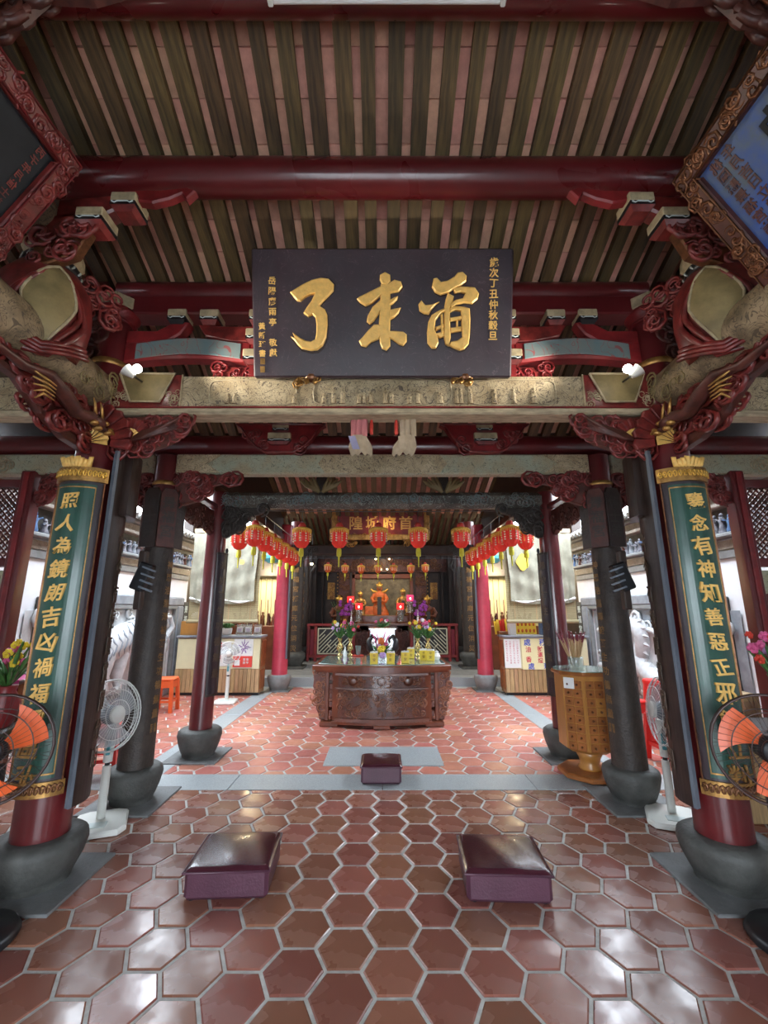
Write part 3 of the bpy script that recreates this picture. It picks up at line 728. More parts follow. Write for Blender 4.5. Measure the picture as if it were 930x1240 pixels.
# ================================================================ PLAQUES
# main plaque: leans forward out of the beam
t = thing('plaque', 'large black name plaque with three big gold brush characters, leaning over the painted beam', 'plaque', (0, 2.8, 3.15))
PL = RX(-16.5+0) ; PM = T(0, 0, 0) @ RX(16.5) @ XZ      # local plaque plane: x right, y up, z towards viewer
MB().box(0, .44, -.03, 1.82, .88, .06, PM, b=.012).build('board', 'plaque_lacquer', t)
def pq(x, y): return ((x-463.5)/(315-10*(y-300)/157)*1.81, (457.5-y)/157*.88)
def brush(name, strokes, ox, oy, sc):
    ch = MB(); ed = MB()
    for k, s in enumerate(strokes):
        poly = [pq(ox+a/sc, oy+b/sc) for a, b in s]
        ch.prism(poly, .03-.0012*(k % 4), PM @ T(0, 0, .0), b=.008)
        cx = sum(p[0] for p in poly)/len(poly); cy = sum(p[1] for p in poly)/len(poly)
        ed.prism([((p[0]-cx)*1.05+cx+.003, (p[1]-cy)*1.05+cy-.004) for p in poly], .006-.0004*(k % 4), PM)
    c = ch.build(name, 'gold_leaf', t); ed.build('character_shadow_edge', 'dark_brown', c)
brush('character', [[(78, 205), (110, 185), (165, 150), (230, 118), (290, 104), (345, 112), (380, 150), (378, 195), (345, 230), (310, 265), (280, 300), (320, 325), (335, 360), (338, 430), (330, 520), (305, 580), (270, 610), (225, 615), (160, 600), (130, 570), (108, 540), (85, 515), (112, 525), (97, 487), (125, 507), (150, 525), (190, 545), (225, 550), (255, 535), (262, 490), (262, 430), (255, 380), (235, 362), (205, 375), (172, 350), (195, 310), (230, 260), (250, 215), (215, 220), (180, 240), (150, 265), (125, 262), (100, 235)]], 340, 320, 5.8125)
brush('character', [[(700, 85), (735, 65), (770, 85), (775, 130), (755, 160), (715, 150), (698, 115)],
    [(540, 250), (560, 235), (640, 195), (700, 165), (760, 145), (800, 118), (845, 130), (857, 165), (830, 200), (770, 210), (700, 235), (640, 285), (600, 300), (560, 275)],
    [(705, 150), (770, 150), (775, 300), (770, 480), (772, 580), (745, 612), (715, 600), (700, 560), (690, 480), (700, 300)],
    [(720, 240), (690, 270), (650, 305), (615, 370), (608, 410), (630, 428), (660, 405), (710, 330), (735, 280)],
    [(760, 265), (800, 240), (825, 232), (820, 255), (790, 285), (760, 300)], [(765, 330), (800, 320), (845, 312), (830, 350), (800, 380), (765, 400)],
    [(700, 430), (660, 430), (620, 470), (580, 520), (555, 545), (570, 580), (605, 588), (640, 555), (690, 535), (715, 500)],
    [(750, 475), (800, 475), (860, 480), (885, 500), (885, 550), (860, 580), (830, 570), (790, 540), (755, 520)]], 340, 320, 5.8125)
brush('character', [[(262, 240), (275, 180), (300, 175), (330, 205), (380, 195), (430, 165), (455, 135), (490, 130), (520, 160), (515, 200), (480, 230), (430, 255), (380, 285), (330, 300), (285, 280)],
    [(420, 255), (470, 238), (530, 240), (580, 245), (610, 290), (600, 330), (560, 365), (500, 358), (440, 375), (405, 400), (395, 370), (440, 335), (490, 325), (510, 290), (470, 280), (430, 290)],
    [(380, 285), (425, 310), (420, 340), (395, 400), (395, 500), (400, 620), (385, 685), (360, 670), (345, 600), (350, 480), (355, 380), (365, 330)],
    [(163, 370), (185, 340), (200, 360), (215, 375), (260, 370), (320, 350), (290, 375), (260, 410), (240, 445), (205, 440), (170, 420)],
    [(290, 430), (260, 450), (235, 500), (225, 580), (228, 660), (260, 700), (290, 700), (310, 660), (300, 600), (280, 560), (290, 490), (330, 440), (370, 415), (360, 400), (330, 410)],
    [(395, 395), (440, 385), (500, 388), (540, 400), (545, 480), (540, 600), (530, 670), (500, 705), (465, 715), (425, 700), (385, 680), (400, 650), (450, 640), (485, 615), (480, 520), (475, 420), (430, 415), (395, 430)],
    [(285, 540), (350, 515), (350, 540), (290, 570)], [(285, 590), (350, 572), (350, 612), (320, 625)], [(325, 450), (340, 440), (345, 600), (330, 600)],
    [(395, 470), (480, 455), (485, 485), (395, 500)], [(395, 545), (480, 535), (480, 570), (395, 585)], [(440, 480), (455, 480), (455, 550), (440, 560)]], 480, 310, 6.2)
tx = MB(); write_col(tx, '歲次丁丑仲秋穀旦', PM @ T(*pq(597.5, 318), .003), .066, .071, .2); tx.build('inscription', 'gold_leaf', t)
tx = MB(); write_col(tx, '岳陽廖雨亭 敬獻', PM @ T(*pq(331, 340), .003), .056, .070, .2); write_col(tx, '黃新玨書', PM @ T(*pq(319.5, 395), .003), .05, .062, .2); tx.build('inscription', 'gold_leaf', t)
for y in (438, 448): MB().box(*pq(321, y), .003, .032, .042, .006, PM).build('seal', 'old_gold', t)
for k, x in enumerate((-.535, .555)):
    l = thing('plaque_rest', 'gilded carved lion bracket under the black plaque, %s of two' % ('left' if k == 0 else 'right'), 'bracket', (x, 2.86, 3.16))
    b = MB(); b.ball(.03, -.03, .01, .055, .04, .045).ball(-.045, -.035, .035, .035, .035, .035).ball(.06, -.03, .05, .03, .03, .03)
    b.build('body', 'bronze', l)
    b = MB(); b.scrolls(lambda x, y: True, (-.085, .085, -.05, .06), 16, 5+k, .03, .22, .04, XZ); b.build('mane_scroll', 'old_gold', l)
    b = MB()
    for s in (-.06, .0, .06): b.tube([(s, -.05, -.02), (s+.01, -.07, -.05), (s-.01, -.075, -.06)], .014, 6)
    b.build('paw', 'old_gold', l)
# spot lamps sitting on the beam ends
for MIR, side in ((1, 'left'), (-1, 'right')):
    l = thing('spot_lamp', 'small lit spot lamp on the %s end of the painted beam' % side, 'lamp', (-1.69, 2.7, 3.10))
    MB().lathe([(.02, 0), (.03, .02), (.045, .07)], 12, RZ(-60) @ RX(55)).build('shade', 'white_plastic', l)
    MB().ball(.028, -.02, .045, .03, .03, .03, 10, 6).build('bulb', 'lamp_white', l)
    MB().tube([(0, 0, 0), (-.03, .06, .03), (-.05, .19, .06)], .008, 6).build('arm', 'black_plastic', l)
    d = Vector((-.1*MIR*-1, 2.7, 3.35))
    so = light('spot_light', 'SPOT', (-1.63*MIR, 2.63, 3.13), (0, 0, 0), 50, (1, .93, .8), spot_size=R(75), spot_blend=.8, shadow_soft_size=.04)
    so.rotation_euler = (Vector((-.2*MIR, 2.68, 3.5))-so.location).to_track_quat('-Z', 'Y').to_euler()
# side plaques hanging tilted over the girders
for MIR, side in ((1, 'left'), (-1, 'right')):
    lab = 'tilted dark plaque with red carved frame at the upper left corner' if MIR > 0 else 'tilted blue plaque with dark red characters and gilt carved frame, upper right'
    t = thing('plaque', lab, 'plaque', (-1.645, 1.9, 3.90) if MIR > 0 else (-1.575, 1.9, 3.80))
    # local plane: u runs towards the viewer (-Y), v up the tilted board, w faces inward/down
    PM2 = Matrix(((0, math.sin(R(29)), math.cos(R(29)), 0), (-1, 0, 0, 0), (0, math.cos(R(29)), -math.sin(R(29)), 0), (0, 0, 0, 1)))
    Hh, Wd, fw = .78, 1.5, .1
    MB().box(Wd/2, -Hh/2, -.03, Wd, Hh, .05, PM2).build('board', 'dark_plaque' if MIR > 0 else 'blue_plaque', t)
    fm = MB()
    for (a, b, c, d) in ((0, Wd, -fw, 0), (0, Wd, -Hh, -Hh+fw), (0, fw, -Hh+fw, -fw), (Wd-fw, Wd, -Hh+fw, -fw)): fm.box((a+b)/2, (c+d)/2, .0, b-a, d-c, .07, PM2, b=.015)
    fm.build('frame', 'red_carving' if MIR > 0 else 'dark_carving', t)
    ln = MB()
    for e in (.012, fw-.006): ln.tube([PM2 @ Vector(p) for p in ((e, -e, .037), (Wd-e, -e, .037), (Wd-e, -Hh+e, .037), (e, -Hh+e, .037), (e, -e, .037))], .007, 5)
    sc = MB(); rg = random.Random(9)
    def infr(x, y): return (x < fw-.02 or y > -fw+.02 or y < -Hh+fw-.02)
    for (a0, a1, b0, b1, nn) in ((.02, 1.2, -fw+.02, -.02, 46), (.02, 1.2, -Hh+.02, -Hh+fw-.02, 46), (.02, fw-.02, -Hh+fw, -fw, 28)):
        sc = MB(); sc.scrolls(lambda x, y: True, (a0, a1, b0, b1), nn, nn+int(b0*9), .034, .22, .03, PM2, 10); sc.build('frame_carving', 'red_carving' if MIR > 0 else 'bronze', t); ln.build('frame_bead', 'red_paint' if MIR > 0 else 'bronze', t)
    if MIR > 0:
        tx = MB()
        for i, c in enumerate('丙子年月信士弟立'): put_glyph(tx, c, PM2 @ T(.16, -.135-i*.055, .0), .046, .5)
        tx.build('inscription', 'red_carving', t, nomir=True)
        MB().prism([(.32, -.32), (.5, -.28), (.52, -.36), (.46, -.44), (.34, -.4)], .02, PM2, b=.006).build('character', 'dark_red_gloss', t)
        MB().prism([(.55, -.15), (.7, -.2), (.68, -.5), (.6, -.5), (.58, -.3)], .02, PM2, b=.006).build('character', 'dark_red_gloss', t)
    else:
        for u, s in ((.17, '桃園縣景福宮信'), (.245, '年月吉日立弟士')):
            for i, c in enumerate(s):
                tx = MB(); put_glyph(tx, c, PM2 @ T(u, -.14-i*.066, .0), .062, .6); tx.build('inscription_character', 'dark_carving', t, nomir=True)
        for u, v, c in ((.48, -.25, '神'), (.48, -.5, '恩')):
            tx = MB(); put_glyph(tx, c, PM2 @ T(u, v, .0), .2, .5); tx.build('character', 'dark_plaque', t, nomir=True)
MIR = 1
# unlit tube light fitting
t = thing('tube_light', 'white unlit fluorescent tube fitting under the topmost purlin', 'lamp', (.02, 1.44, 4.36))
MB().box(0, 0, .03, 1.12, .11, .05, b=.01).build('housing', 'white_plastic', t)
MB().cyl((-.53, -.035, -.022), (.53, -.035, -.022), .014, 10).cyl((-.53, .035, -.022), (.53, .035, -.022), .014, 10).build('tube', 'paper_white', t)
for x in (-.545, .545): MB().box(x, 0, -.02, .025, .1, .05, b=.005).build('socket', 'white_plastic', t)
# ================================================================ GIRDERS, MELON POSTS, BRACKETS
def dou(t, x, y, z, w=.13, d=.13, foot='red_carving'):       # bearing block: cream top, lined neck, tapering foot
    b = MB().box(x, y, z+.052, w, d, .062, b=.006).build('block', 'cream_block', t)
    m = MB(); m.box(x, y, z+.008, w*.98, d*.98, .026)
    m.build('block_neck', 'black_plastic', b)
    m = MB()
    m.tube([(x-w*.42, y-d*.5, z+.014), (x-w*.3, y-d*.5, z+.004), (x-w*.2, y-d*.5, z+.014), (x+w*.2, y-d*.5, z+.014), (x+w*.3, y-d*.5, z+.004), (x+w*.42, y-d*.5, z+.014)], .0045, 5); m.build('block_line', 'white_line', b)
    m = MB(); m.add([(x+a*w*.48*s, y+c*d*.48*s, z+q) for q, s in ((-.035, .68), (-.004, 1)) for a, c in ((-1, -1), (1, -1), (1, 1), (-1, 1))], [(0, 3, 2, 1), (4, 5, 6, 7), (0, 1, 5, 4), (1, 2, 6, 5), (2, 3, 7, 6), (3, 0, 4, 7)])
    m.build('block_foot', foot, b)
def arm_poly(L, h, tip=.5):        # bracket arm reaching +x from the origin, belly below
    return [(0, 0), (L*.25, 0), (L*.6, h*.1), (L*.85, h*.35), (L, h*.85), (L*1.0, h), (L*.72, h*.92), (L*.4, h*.75), (0, h*.75)]
for MIR, side in ((1, 'left'), (-1, 'right')):
    # through-beam running from the front towards the front column
    t = thing('log_beam', 'painted round girder running from the viewer to the %s front column' % side, 'beam', (-2.07, 2.9, 3.08))
    MB().tube([(0, -.02, -.005), (0, -.06, 0), (0, -.5, .005), (0, -1.2, .01), (0, -4.7, .01)], [.14, .152, .16, .168, .168], 26).build('log', 'log_paint', t)
    mb = MB(); mb.scrolls(lambda x, y: True, (-.45, -.02, -.1, .1), 14, 3, .05, .1, 0, T(.148, 0, 0) @ RZ(90) @ XZ); mb.build('end_scroll', 'panel_olive', t)
    # second, higher girder
    t = thing('log_beam', 'upper shadowed girder under the %s tilted plaque' % side, 'beam', (-2.07, 2.2, 3.86))
    MB().tube([(0, 0, 0), (0, -4, 0)], .12, 20).build('log', 'log_paint', t)
    # melon post sitting astride the girder
    t = thing('melon_post', 'melon-shaped post with beige face sitting astride the %s girder' % side, 'bracket', (-2.07, 2.34, 3.1))
    MB().lathe([(.20, -.06), (.235, .05), (.25, .2), (.235, .36), (.17, .47), (.13, .5)], 26).build('melon_body', 'red_carving', t)
    def mr(z):
        pr_ = [(-.2, .17), (-.06, .20), (.05, .235), (.2, .25), (.36, .235), (.47, .17), (.6, .12)]
        for (za, ra), (zb, rb) in zip(pr_, pr_[1:]):
            if z <= zb: return ra+(rb-ra)*(z-za)/(zb-za)
        return .12
    def mf(u, v, k=1., e=.012):
        z = -.07+.5*v; hw = (30*sin(pi*min(1, v*.8+.2))**.7*(.45+.55*min(1, v*2)))*k+.5; a = R(-40-10*(1-v)+(u*2-1)*hw); r = mr(z)+e
        return (r*cos(a), r*sin(a), z)
    MB().grid(lambda u, v: mf(u, v), 12, 12).build('melon_face', 'panel_olive', t)
    for k, (kk, r, mt) in enumerate(((1.0, .009, 'cream_block'), (1.28, .016, 'red_carving'), (1.55, .018, 'red_carving'))):
        pts = [mf(0, v/10, kk) for v in range(10, -1, -1)]+[mf(1, v/10, kk) for v in range(0, 11)]
        if k: pts = [(x, y, z-.035*k) for x, y, z in pts]
        MB().tube(pts, r, 6).build('melon_rim', mt, t)
    for k in range(3): MB().tube([((mr(-.06)+.03+.012*k)*cos(R(a)), (mr(-.06)+.03+.012*k)*sin(R(a)), -.1-.028*k+.1*abs(a+45)/60) for a in range(-115, 26, 10)], .022-.004*k, 6).build('petal_rim', 'red_carving', t)
    MB().lathe([(.135, .49), (.15, .5), (.15, .545), (.135, .555)], 24).build('collar', 'black_plastic', t)
    cl = MB()
    for k in range(9):
        a = -140+k*22; cl.tube([(.155*cos(R(a+6*s*cos(s*3))), .155*sin(R(a+6*s*cos(s*3))), .52+.014*sin(s*5)) for s in [q/6 for q in range(7)]], .006, 4)
    cl.build('collar_wave', 'white_line', t)
    MB().lathe([(.13, .555), (.165, .6), (.16, .66), (.12, .7)], 8, sm=False).build('cap_block', 'cream_block', t)
    mb = MB(); mb.scrolls(lambda x, y: True, (-.2, .2, .34, .58), 18, 21, .06, .2, 0, T(.12, .2, 0) @ RZ(60) @ XZ); mb.build('petal_carving', 'red_carving', t)
    # dragon bracket below the girder + fan wing
    t = thing('carved_bracket', 'red and gold dragon carving under the %s girder against the front column' % side, 'bracket', (-2.07, 2.84, 2.92))
    poly = [(0, 0), (-.95, -.0), (-.9, -.09), (-.62, -.14), (-.42, -.3), (-.2, -.4), (0, -.42)]
    D2 = RZ(90) @ XZ @ S(1, .74, 1)       # local x -> +Y, y -> Z, z -> +X
    MB().prism(poly, .07, D2 @ T(0, 0, -.02), b=.02).build('carved_panel', 'dark_carving', t)
    mb = MB(); mb.scrolls(inpoly(poly), (-.95, 0, -.42, 0), 46, 31, .075, .2, .055, D2); mb.scrolls(inpoly(poly), (-.9, 0, -.42, -.03), 18, 36, .06, .2, .02, D2 @ S(1, 1, -1)); mb.build('scroll_carving', 'red_carving', t)
    mb = MB()                                                  # dragon: body, head, horns, whiskers
    pts = [(-.85, -.04, .08), (-.7, -.1, .12), (-.55, -.06, .14), (-.42, -.14, .15), (-.3, -.22, .15), (-.2, -.2, .17)]
    mb.tube(pts, [.02, .035, .045, .05, .05, .055], 8, D2); mb.ball(-.15, -.22, .18, .07, .06, .05, Mx=D2); mb.ball(-.09, -.25, .18, .045, .03, .035, Mx=D2)
    mb.build('dragon_body', 'dark_carving', t)
    mb = MB()
    for k in range(5): mb = MB(); mb.tube([(-.66+.012*k, -.1-.05*k, .14), (-.62, -.15-.03*k, .19), (-.55, -.16-.03*k, .2)], [.006, .013, .004], 5, D2); mb.build('dragon_claw', 'old_gold', t)
    mb = MB()
    for q in ((-.2, -.17), (-.13, -.17)): mb.tube([(q[0], q[1], .2), (q[0]-.05, q[1]+.07, .22), (q[0]-.04, q[1]+.13, .2)], [.012, .01, .003], 5, D2)
    mb.build('dragon_horn', 'old_gold', t); mb = MB()
    for q in ((-.1, -.2), (-.06, -.27), (-.16, -.28), (-.2, -.25), (-.03, -.23)): mb.ball(q[0], q[1], .2, .026, .026, .03, 8, 5, D2)
    mb.tube([(-.08, -.24, .22), (0, -.3, .24), (.03, -.24, .2), (.06, -.26, .16)], [.014, .012, .01, .004], 5, D2)
    mb.build('dragon_whisker', 'old_gold', t)
    fan, fan2 = MB(), MB()
    for k in range(8):
        a = -12+k*17; b = a+17
        r0, r1, r2 = .03, .16, .29
        fan2.add([(r0*cos(R(a)), r0*sin(R(a)), .02), (r1*cos(R(a)), r1*sin(R(a)), .03), (r1*cos(R((a+b)/2)), r1*sin(R((a+b)/2)), .042), (r1*cos(R(b)), r1*sin(R(b)), .03)], [(0, 1, 2, 3)], T(.05, -.02, -.25) @ XZ)
        fan.prism([(r1*cos(R(a)), r1*sin(R(a))), (r2*cos(R(a+1)), r2*sin(R(a+1))), (r2*1.06*cos(R((a+b)/2)), r2*1.06*sin(R((a+b)/2))), (r2*cos(R(b-1)), r2*sin(R(b-1))), (r1*cos(R(b)), r1*sin(R(b)))], .03, T(.05, -.01, -.25) @ XZ, b=.008)
    fan.build('fan_wing', 'red_carving', t); fan2.build('fan_wing_gilding', 'gold_leaf', t)
    # phoenix spandrel beneath the painted beam
    t = thing('carved_bracket', 'red phoenix carving with gold fan under the %s end of the painted beam' % side, 'bracket', (-1.88, 2.93, 2.89))
    poly = [(-.02, 0), (.52, 0), (.5, -.1), (.38, -.2), (.2, -.27), (-.02, -.28)]
    MB().prism(poly, .06, XZ, b=.015).build('carved_panel', 'dark_carving', t)
    mb = MB(); mb.scrolls(inpoly(poly), (0, .5, -.28, 0), 30, 41, .06, .18, .05, XZ); mb.build('scroll_carving', 'red_carving', t)
    mb = MB()
    for k in range(9): mb.tube([(.12+.01*k, -.2+.008*k, .09), (.22+.02*k, -.19+.012*k, .11), (.33+.015*k, -.15+.014*k, .1), (.44, -.1+.012*k, .07)], [.008, .012, .01, .003], 5, XZ)
    mb.build('feather_carving', 'dark_carving', t)
    fan, fan2 = MB(), MB()
    for k in range(7):
        a = 40+k*16; b = a+16; fx = T(.12, -.2, .06)
        fan2.add([(0, 0, .02), (.09*cos(R(a)), .09*sin(R(a)), .035), (.09*cos(R((a+b)/2)), .09*sin(R((a+b)/2)), .045), (.09*cos(R(b)), .09*sin(R(b)), .035)], [(0, 1, 2, 3)], XZ @ fx)
        fan.prism([(.09*cos(R(a)), .09*sin(R(a))), (.165*cos(R(a)), .165*sin(R(a))), (.175*cos(R((a+b)/2)), .175*sin(R((a+b)/2))), (.165*cos(R(b)), .165*sin(R(b))), (.09*cos(R(b)), .09*sin(R(b)))], .035, XZ @ fx, b=.008)
    fan.build('fan_wing', 'red_carving', t); fan2.build('fan_wing_gilding', 'gold_leaf', t)
    # spandrel at the second and third columns
    for (x, y, z, wd, hh, mt, sd, lab) in ((-1.97, 4.04, 2.81, .62, .3, 'dark_carving', 51, 'dark red carved spandrel with curling leaves under the pale green beam, %s end' % side),
                                       (-1.9, 5.18, 2.75, .5, .34, 'black_carving', 55, 'blackened carved spandrel under the dark cloud-painted beam, %s end' % side),
                                       (-1.9, 9.15, 2.78, .5, .4, 'black_carving', 57, 'dark carved spandrel above the bright red column on the %s' % side)):
        t = thing('carved_bracket', lab, 'bracket', (x, y, z))
        poly = [(0, 0), (wd, 0), (wd*.92, -hh*.2), (wd*.6, -hh*.35), (wd*.45, -hh*.8), (wd*.15, -hh), (0, -hh)]
        MB().prism(poly, .05, XZ, b=.012).build('carved_panel', mt, t)
        mb = MB(); mb.scrolls(inpoly(poly), (0, wd, -hh, 0), 30, sd, .065, .2, .045, XZ); mb.build('scroll_carving', 'red_carving' if sd == 51 else mt, t)
    # red pierced spandrels in the side bay
    for (x0, x1, z0, z1, sd) in ((-3.28, -2.92, 2.81, 2.52, 61), (-2.2, -2.55, 2.81, 2.5, 62), (-1.96, -2.28, 2.6, 2.6, 63)):
        if sd == 63: continue
        t = thing('carved_bracket', 'red pierced carving under the pale green side beam, %s side, %s' % (side, 'by the lattice post' if sd == 61 else 'by the stone-clad column'), 'bracket', (x0, 4.04, 2.81))
        wd, hh = x1-x0, z0-z1; poly = [(0, 0), (wd, 0), (wd*.9, -hh*.3), (wd*.5, -hh*.5), (wd*.35, -hh*.9), (0, -hh)]
        MB().prism(poly, .03, T(0, .01, 0) @ XZ).build('carved_panel', 'dark_carving', t)
        mb = MB(); mb.scrolls(inpoly(poly), (min(0, wd), max(0, wd), -hh, 0), 22, sd, .06, .2, .03, XZ); mb.build('scroll_carving', 'red_carving', t)
    # sloping carved tie board between the second and third columns
    t = thing('tie_beam', 'carved dark red tie board linking second and third columns on the %s' % side, 'beam', (-2.04, 4.17, 2.62))
    poly = [(0, .12), (.95, .12), (.95, -.28), (.7, -.2), (.45, -.24), (.2, -.18), (0, -.22)]
    MB().prism(poly, .06, T(-.03, 0, 0) @ D2, b=.01).build('board', 'dark_carving', t)
    mb = MB(); mb.scrolls(inpoly(poly), (0, .95, -.28, .1), 30, 71, .07, .16, .05, T(-.03, 0, 0) @ D2); mb.build('scroll_carving', 'dark_carving', t)
    MB().box(.02, .475, .14, .1, .95, .05, b=.008).build('rail', 'lacquer', t)
    # stepped bracket arms climbing from the melon post to the round purlin
    t = thing('bracket_set', 'stepped red bracket arms with cream blocks reaching up to the purlin on the %s' % side, 'bracket', (-2.05, 2.2, 3.78))
    MB().prism([(0, -.05), (.2, -.02), (.34, .08), (.38, .16), (.3, .17), (.05, .12)], .09, T(0, .045, -.06) @ XZ, b=.012).build('arm', 'red_carving', t)
    MB().prism([(.1, .1), (.36, .12), (.5, .2), (.54, .27), (.45, .28), (.1, .24)], .09, T(0, .045, -.06) @ XZ, b=.012).build('arm', 'red_carving', t)
    dou(t, .33, -.01, .0, .16, .16); dou(t, .52, -.02, .1, .15, .15)
    MB().prism([(.5, .16), (.68, .13), (.78, .16), (.85, .2), (.88, .16), (.93, .22), (.88, .245), (.72, .225), (.5, .22)], .05, T(0, -.02, 0) @ XZ, b=.01).build('hooked_tip', 'red_paint', t)
    mb = MB(); pp = [(0, -.3), (.25, -.2), (.34, .02), (.2, -.02), (0, -.1)]; mb.scrolls(inpoly(pp), (0, .34, -.3, .02), 14, 81, .06, .22, .05, XZ); mb.build('scroll_carving', 'red_carving', t)
    MB().prism(pp, .06, T(0, .02, 0) @ XZ, b=.01).build('carved_panel', 'bronze', t)
    # curly carving in front of the column head
    t = thing('carved_bracket', 'dark red carved cloud beside the head of the %s front column' % side, 'bracket', (-2.3, 2.9, 3.3))
    poly = [(0, 0), (.25, .05), (.3, .4), (.1, .5), (-.1, .3)]
    MB().prism(poly, .05, XZ, b=.01).build('carved_panel', 'dark_carving', t)
    mb = MB(); mb.scrolls(inpoly(poly), (-.1, .3, 0, .5), 20, 91, .075, .2, .04, XZ); mb.build('scroll_carving', 'dark_carving', t)
    # corner carvings at the upper corners of the view
    t = thing('carved_bracket', 'shadowed carved bracket at the top %s corner under the topmost purlin' % side, 'bracket', (-1.85, 1.5, 4.2))
    poly = [(-.5, .25), (.25, .25), (.28, .15), (.18, 0), (-.05, -.12), (-.5, -.1)]
    MB().prism(poly, .04, XZ, b=.01).build('carved_panel', 'dark_carving', t)
    mb = MB(); mb.scrolls(inpoly(poly), (-.5, .28, -.12, .25), 34, 95, .085, .26, .03, XZ); mb.scrolls(inpoly(poly), (-.5, .28, -.12, .25), 22, 96, .085, .26, -.03, XZ); mb.build('scroll_carving', 'dark_carving', t)
    MB().tube([(-.1, -.1, -.13), (.12, -.1, -.02), (.22, -.1, .1), (.3, -.1, .16), (.25, -.1, .24)], [.008, .014, .016, .014, .006], 6).build('gilt_rim', 'bronze', t)
    MB().prism([(.25, .15), (.5, .13), (.62, .18), (.8, .2), (.62, .25), (.25, .25)], .06, XZ, b=.01).build('cloud_tip', 'dark_carving', t)
    # bracket arms under the red beam: column head and beside the plaque
    t = thing('bracket_set', 'red bracket arm with cream block springing from the %s front column head' % side, 'bracket', (-1.92, 2.95, 3.47))
    MB().prism([(.0, .02), (.25, .0), (.4, .1), (.46, .2), (.36, .21), (.22, .13), (.0, .13)], .09, T(0, .045, 0) @ XZ, b=.012).build('arm', 'red_paint', t)
    dou(t, .37, 0, .215, .14, .14, 'black_plastic')
    t = thing('bracket_set', 'stack of red bracket arms and cream blocks at the %s edge of the black plaque' % side, 'bracket', (-.93, 2.95, 3.21))
    MB().prism([(-.34, .06), (-.3, .01), (-.1, 0), (.3, 0), (.3, .08), (-.28, .1)], .07, T(0, .035, 0) @ XZ, b=.012).build('foot', 'red_carving', t)
    mb = MB(); mb.scrolls(lambda x, y: y < .1, (-.3, .0, .01, .09), 10, 97, .045, .2, .035, XZ); mb.build('foot_scroll', 'red_paint', t)
    MB().prism([(-.46, .44), (-.4, .34), (-.2, .29), (.2, .29), (.4, .34), (.46, .44), (.3, .43), (-.3, .43)], .09, T(0, .045, 0) @ XZ, b=.012).build('arm', 'red_carving', t)
    for (x, z, wd) in ((0, .13, .19), (0, .30, .17), (-.37, .46, .14), (0, .46, .14)): dou(t, x, -.01, z, wd, .15)
    MB().box(0, 0, .3, .1, .1, .6).build('core', 'red_paint', t)
    # blue painted moon beam between column and bracket stack
    t = thing('moon_beam', 'arched blue-grey painted beam between %s front column and plaque' % side, 'beam', (-1.45, 2.95, 3.33))
    n = 12; up = [(-.47+.94*i/n, .165+.045*sin(pi*i/n)) for i in range(n+1)]; lo = [(-.47+.94*i/n, .0+.04*sin(pi*i/n)) for i in range(n+1)]
    MB().prism(lo+up[::-1], .1, T(0, .05, 0) @ XZ, b=.015).build('beam_body', 'red_paint', t)
    up = [(-.38+.78*i/n, .15+.045*sin(pi*i/n)) for i in range(n+1)]; lo = [(-.38+.78*i/n, .025+.04*sin(pi*i/n)) for i in range(n+1)]
    MB().prism(lo+up[::-1], .012, T(0, -.045, 0) @ XZ, b=.004).build('blue_panel', 'blue_plank', t)
    # side bay moon beam
    t = thing('moon_beam', 'pale arched beam in the side bay outside the %s front column' % side, 'beam', (-2.75, 2.97, 3.33))
    MB().box(0, 0, .1, 1.1, .08, .18, b=.02).build('beam_body', 'blue_plank', t)
    # lotus bracket on the second beam
    t = thing('lotus_bracket', 'lotus-shaped red bracket with cream block standing on the pale green beam, %s one' % side, 'bracket', (-.98, 4.0, 3.01))
    poly = [(-.14, 0), (.14, 0), (.22, .05), (.3, .13), (.38, .25), (.43, .28), (-.43, .28), (-.38, .25), (-.3, .13), (-.22, .05)]
    MB().prism(poly, .08, XZ, b=.015).build('bracket_body', 'red_paint', t)
    mb = MB(); mb.scrolls(lambda x, y: inpoly(poly)(x, y) and abs(x) > .12, (-.4, .4, 0, .2), 16, 15, .05, .2, .07, XZ); mb.tube([(x, -.085, z) for x, z in poly+poly[:1]], .01, 5); mb.build('scroll_carving', 'red_carving', t)
    dou(t, 0, -.09, .1, .22, .06); dou(t, 0, -.06, .22, .16, .06)
    # shells of carving on third beam
    t = thing('carved_bracket', 'shell-shaped carved support above the dark cloud-painted beam, %s one' % side, 'bracket', (-.75, 5.15, 2.95))
    mb = MB()
    for s in (-1, 1):
        for k in range(4): mb.tube([(s*.02, 0, 0), (s*(.06+.04*k), -.03, .08), (s*(.1+.05*k), -.02, .2-.02*k)], [.02, .03, .012], 6)
    mb.build('shell_carving', 'panel_olive', t)
    MB().box(0, .05, .16, .12, .12, .32).build('core', 'black_carving', t)
MIR = 1
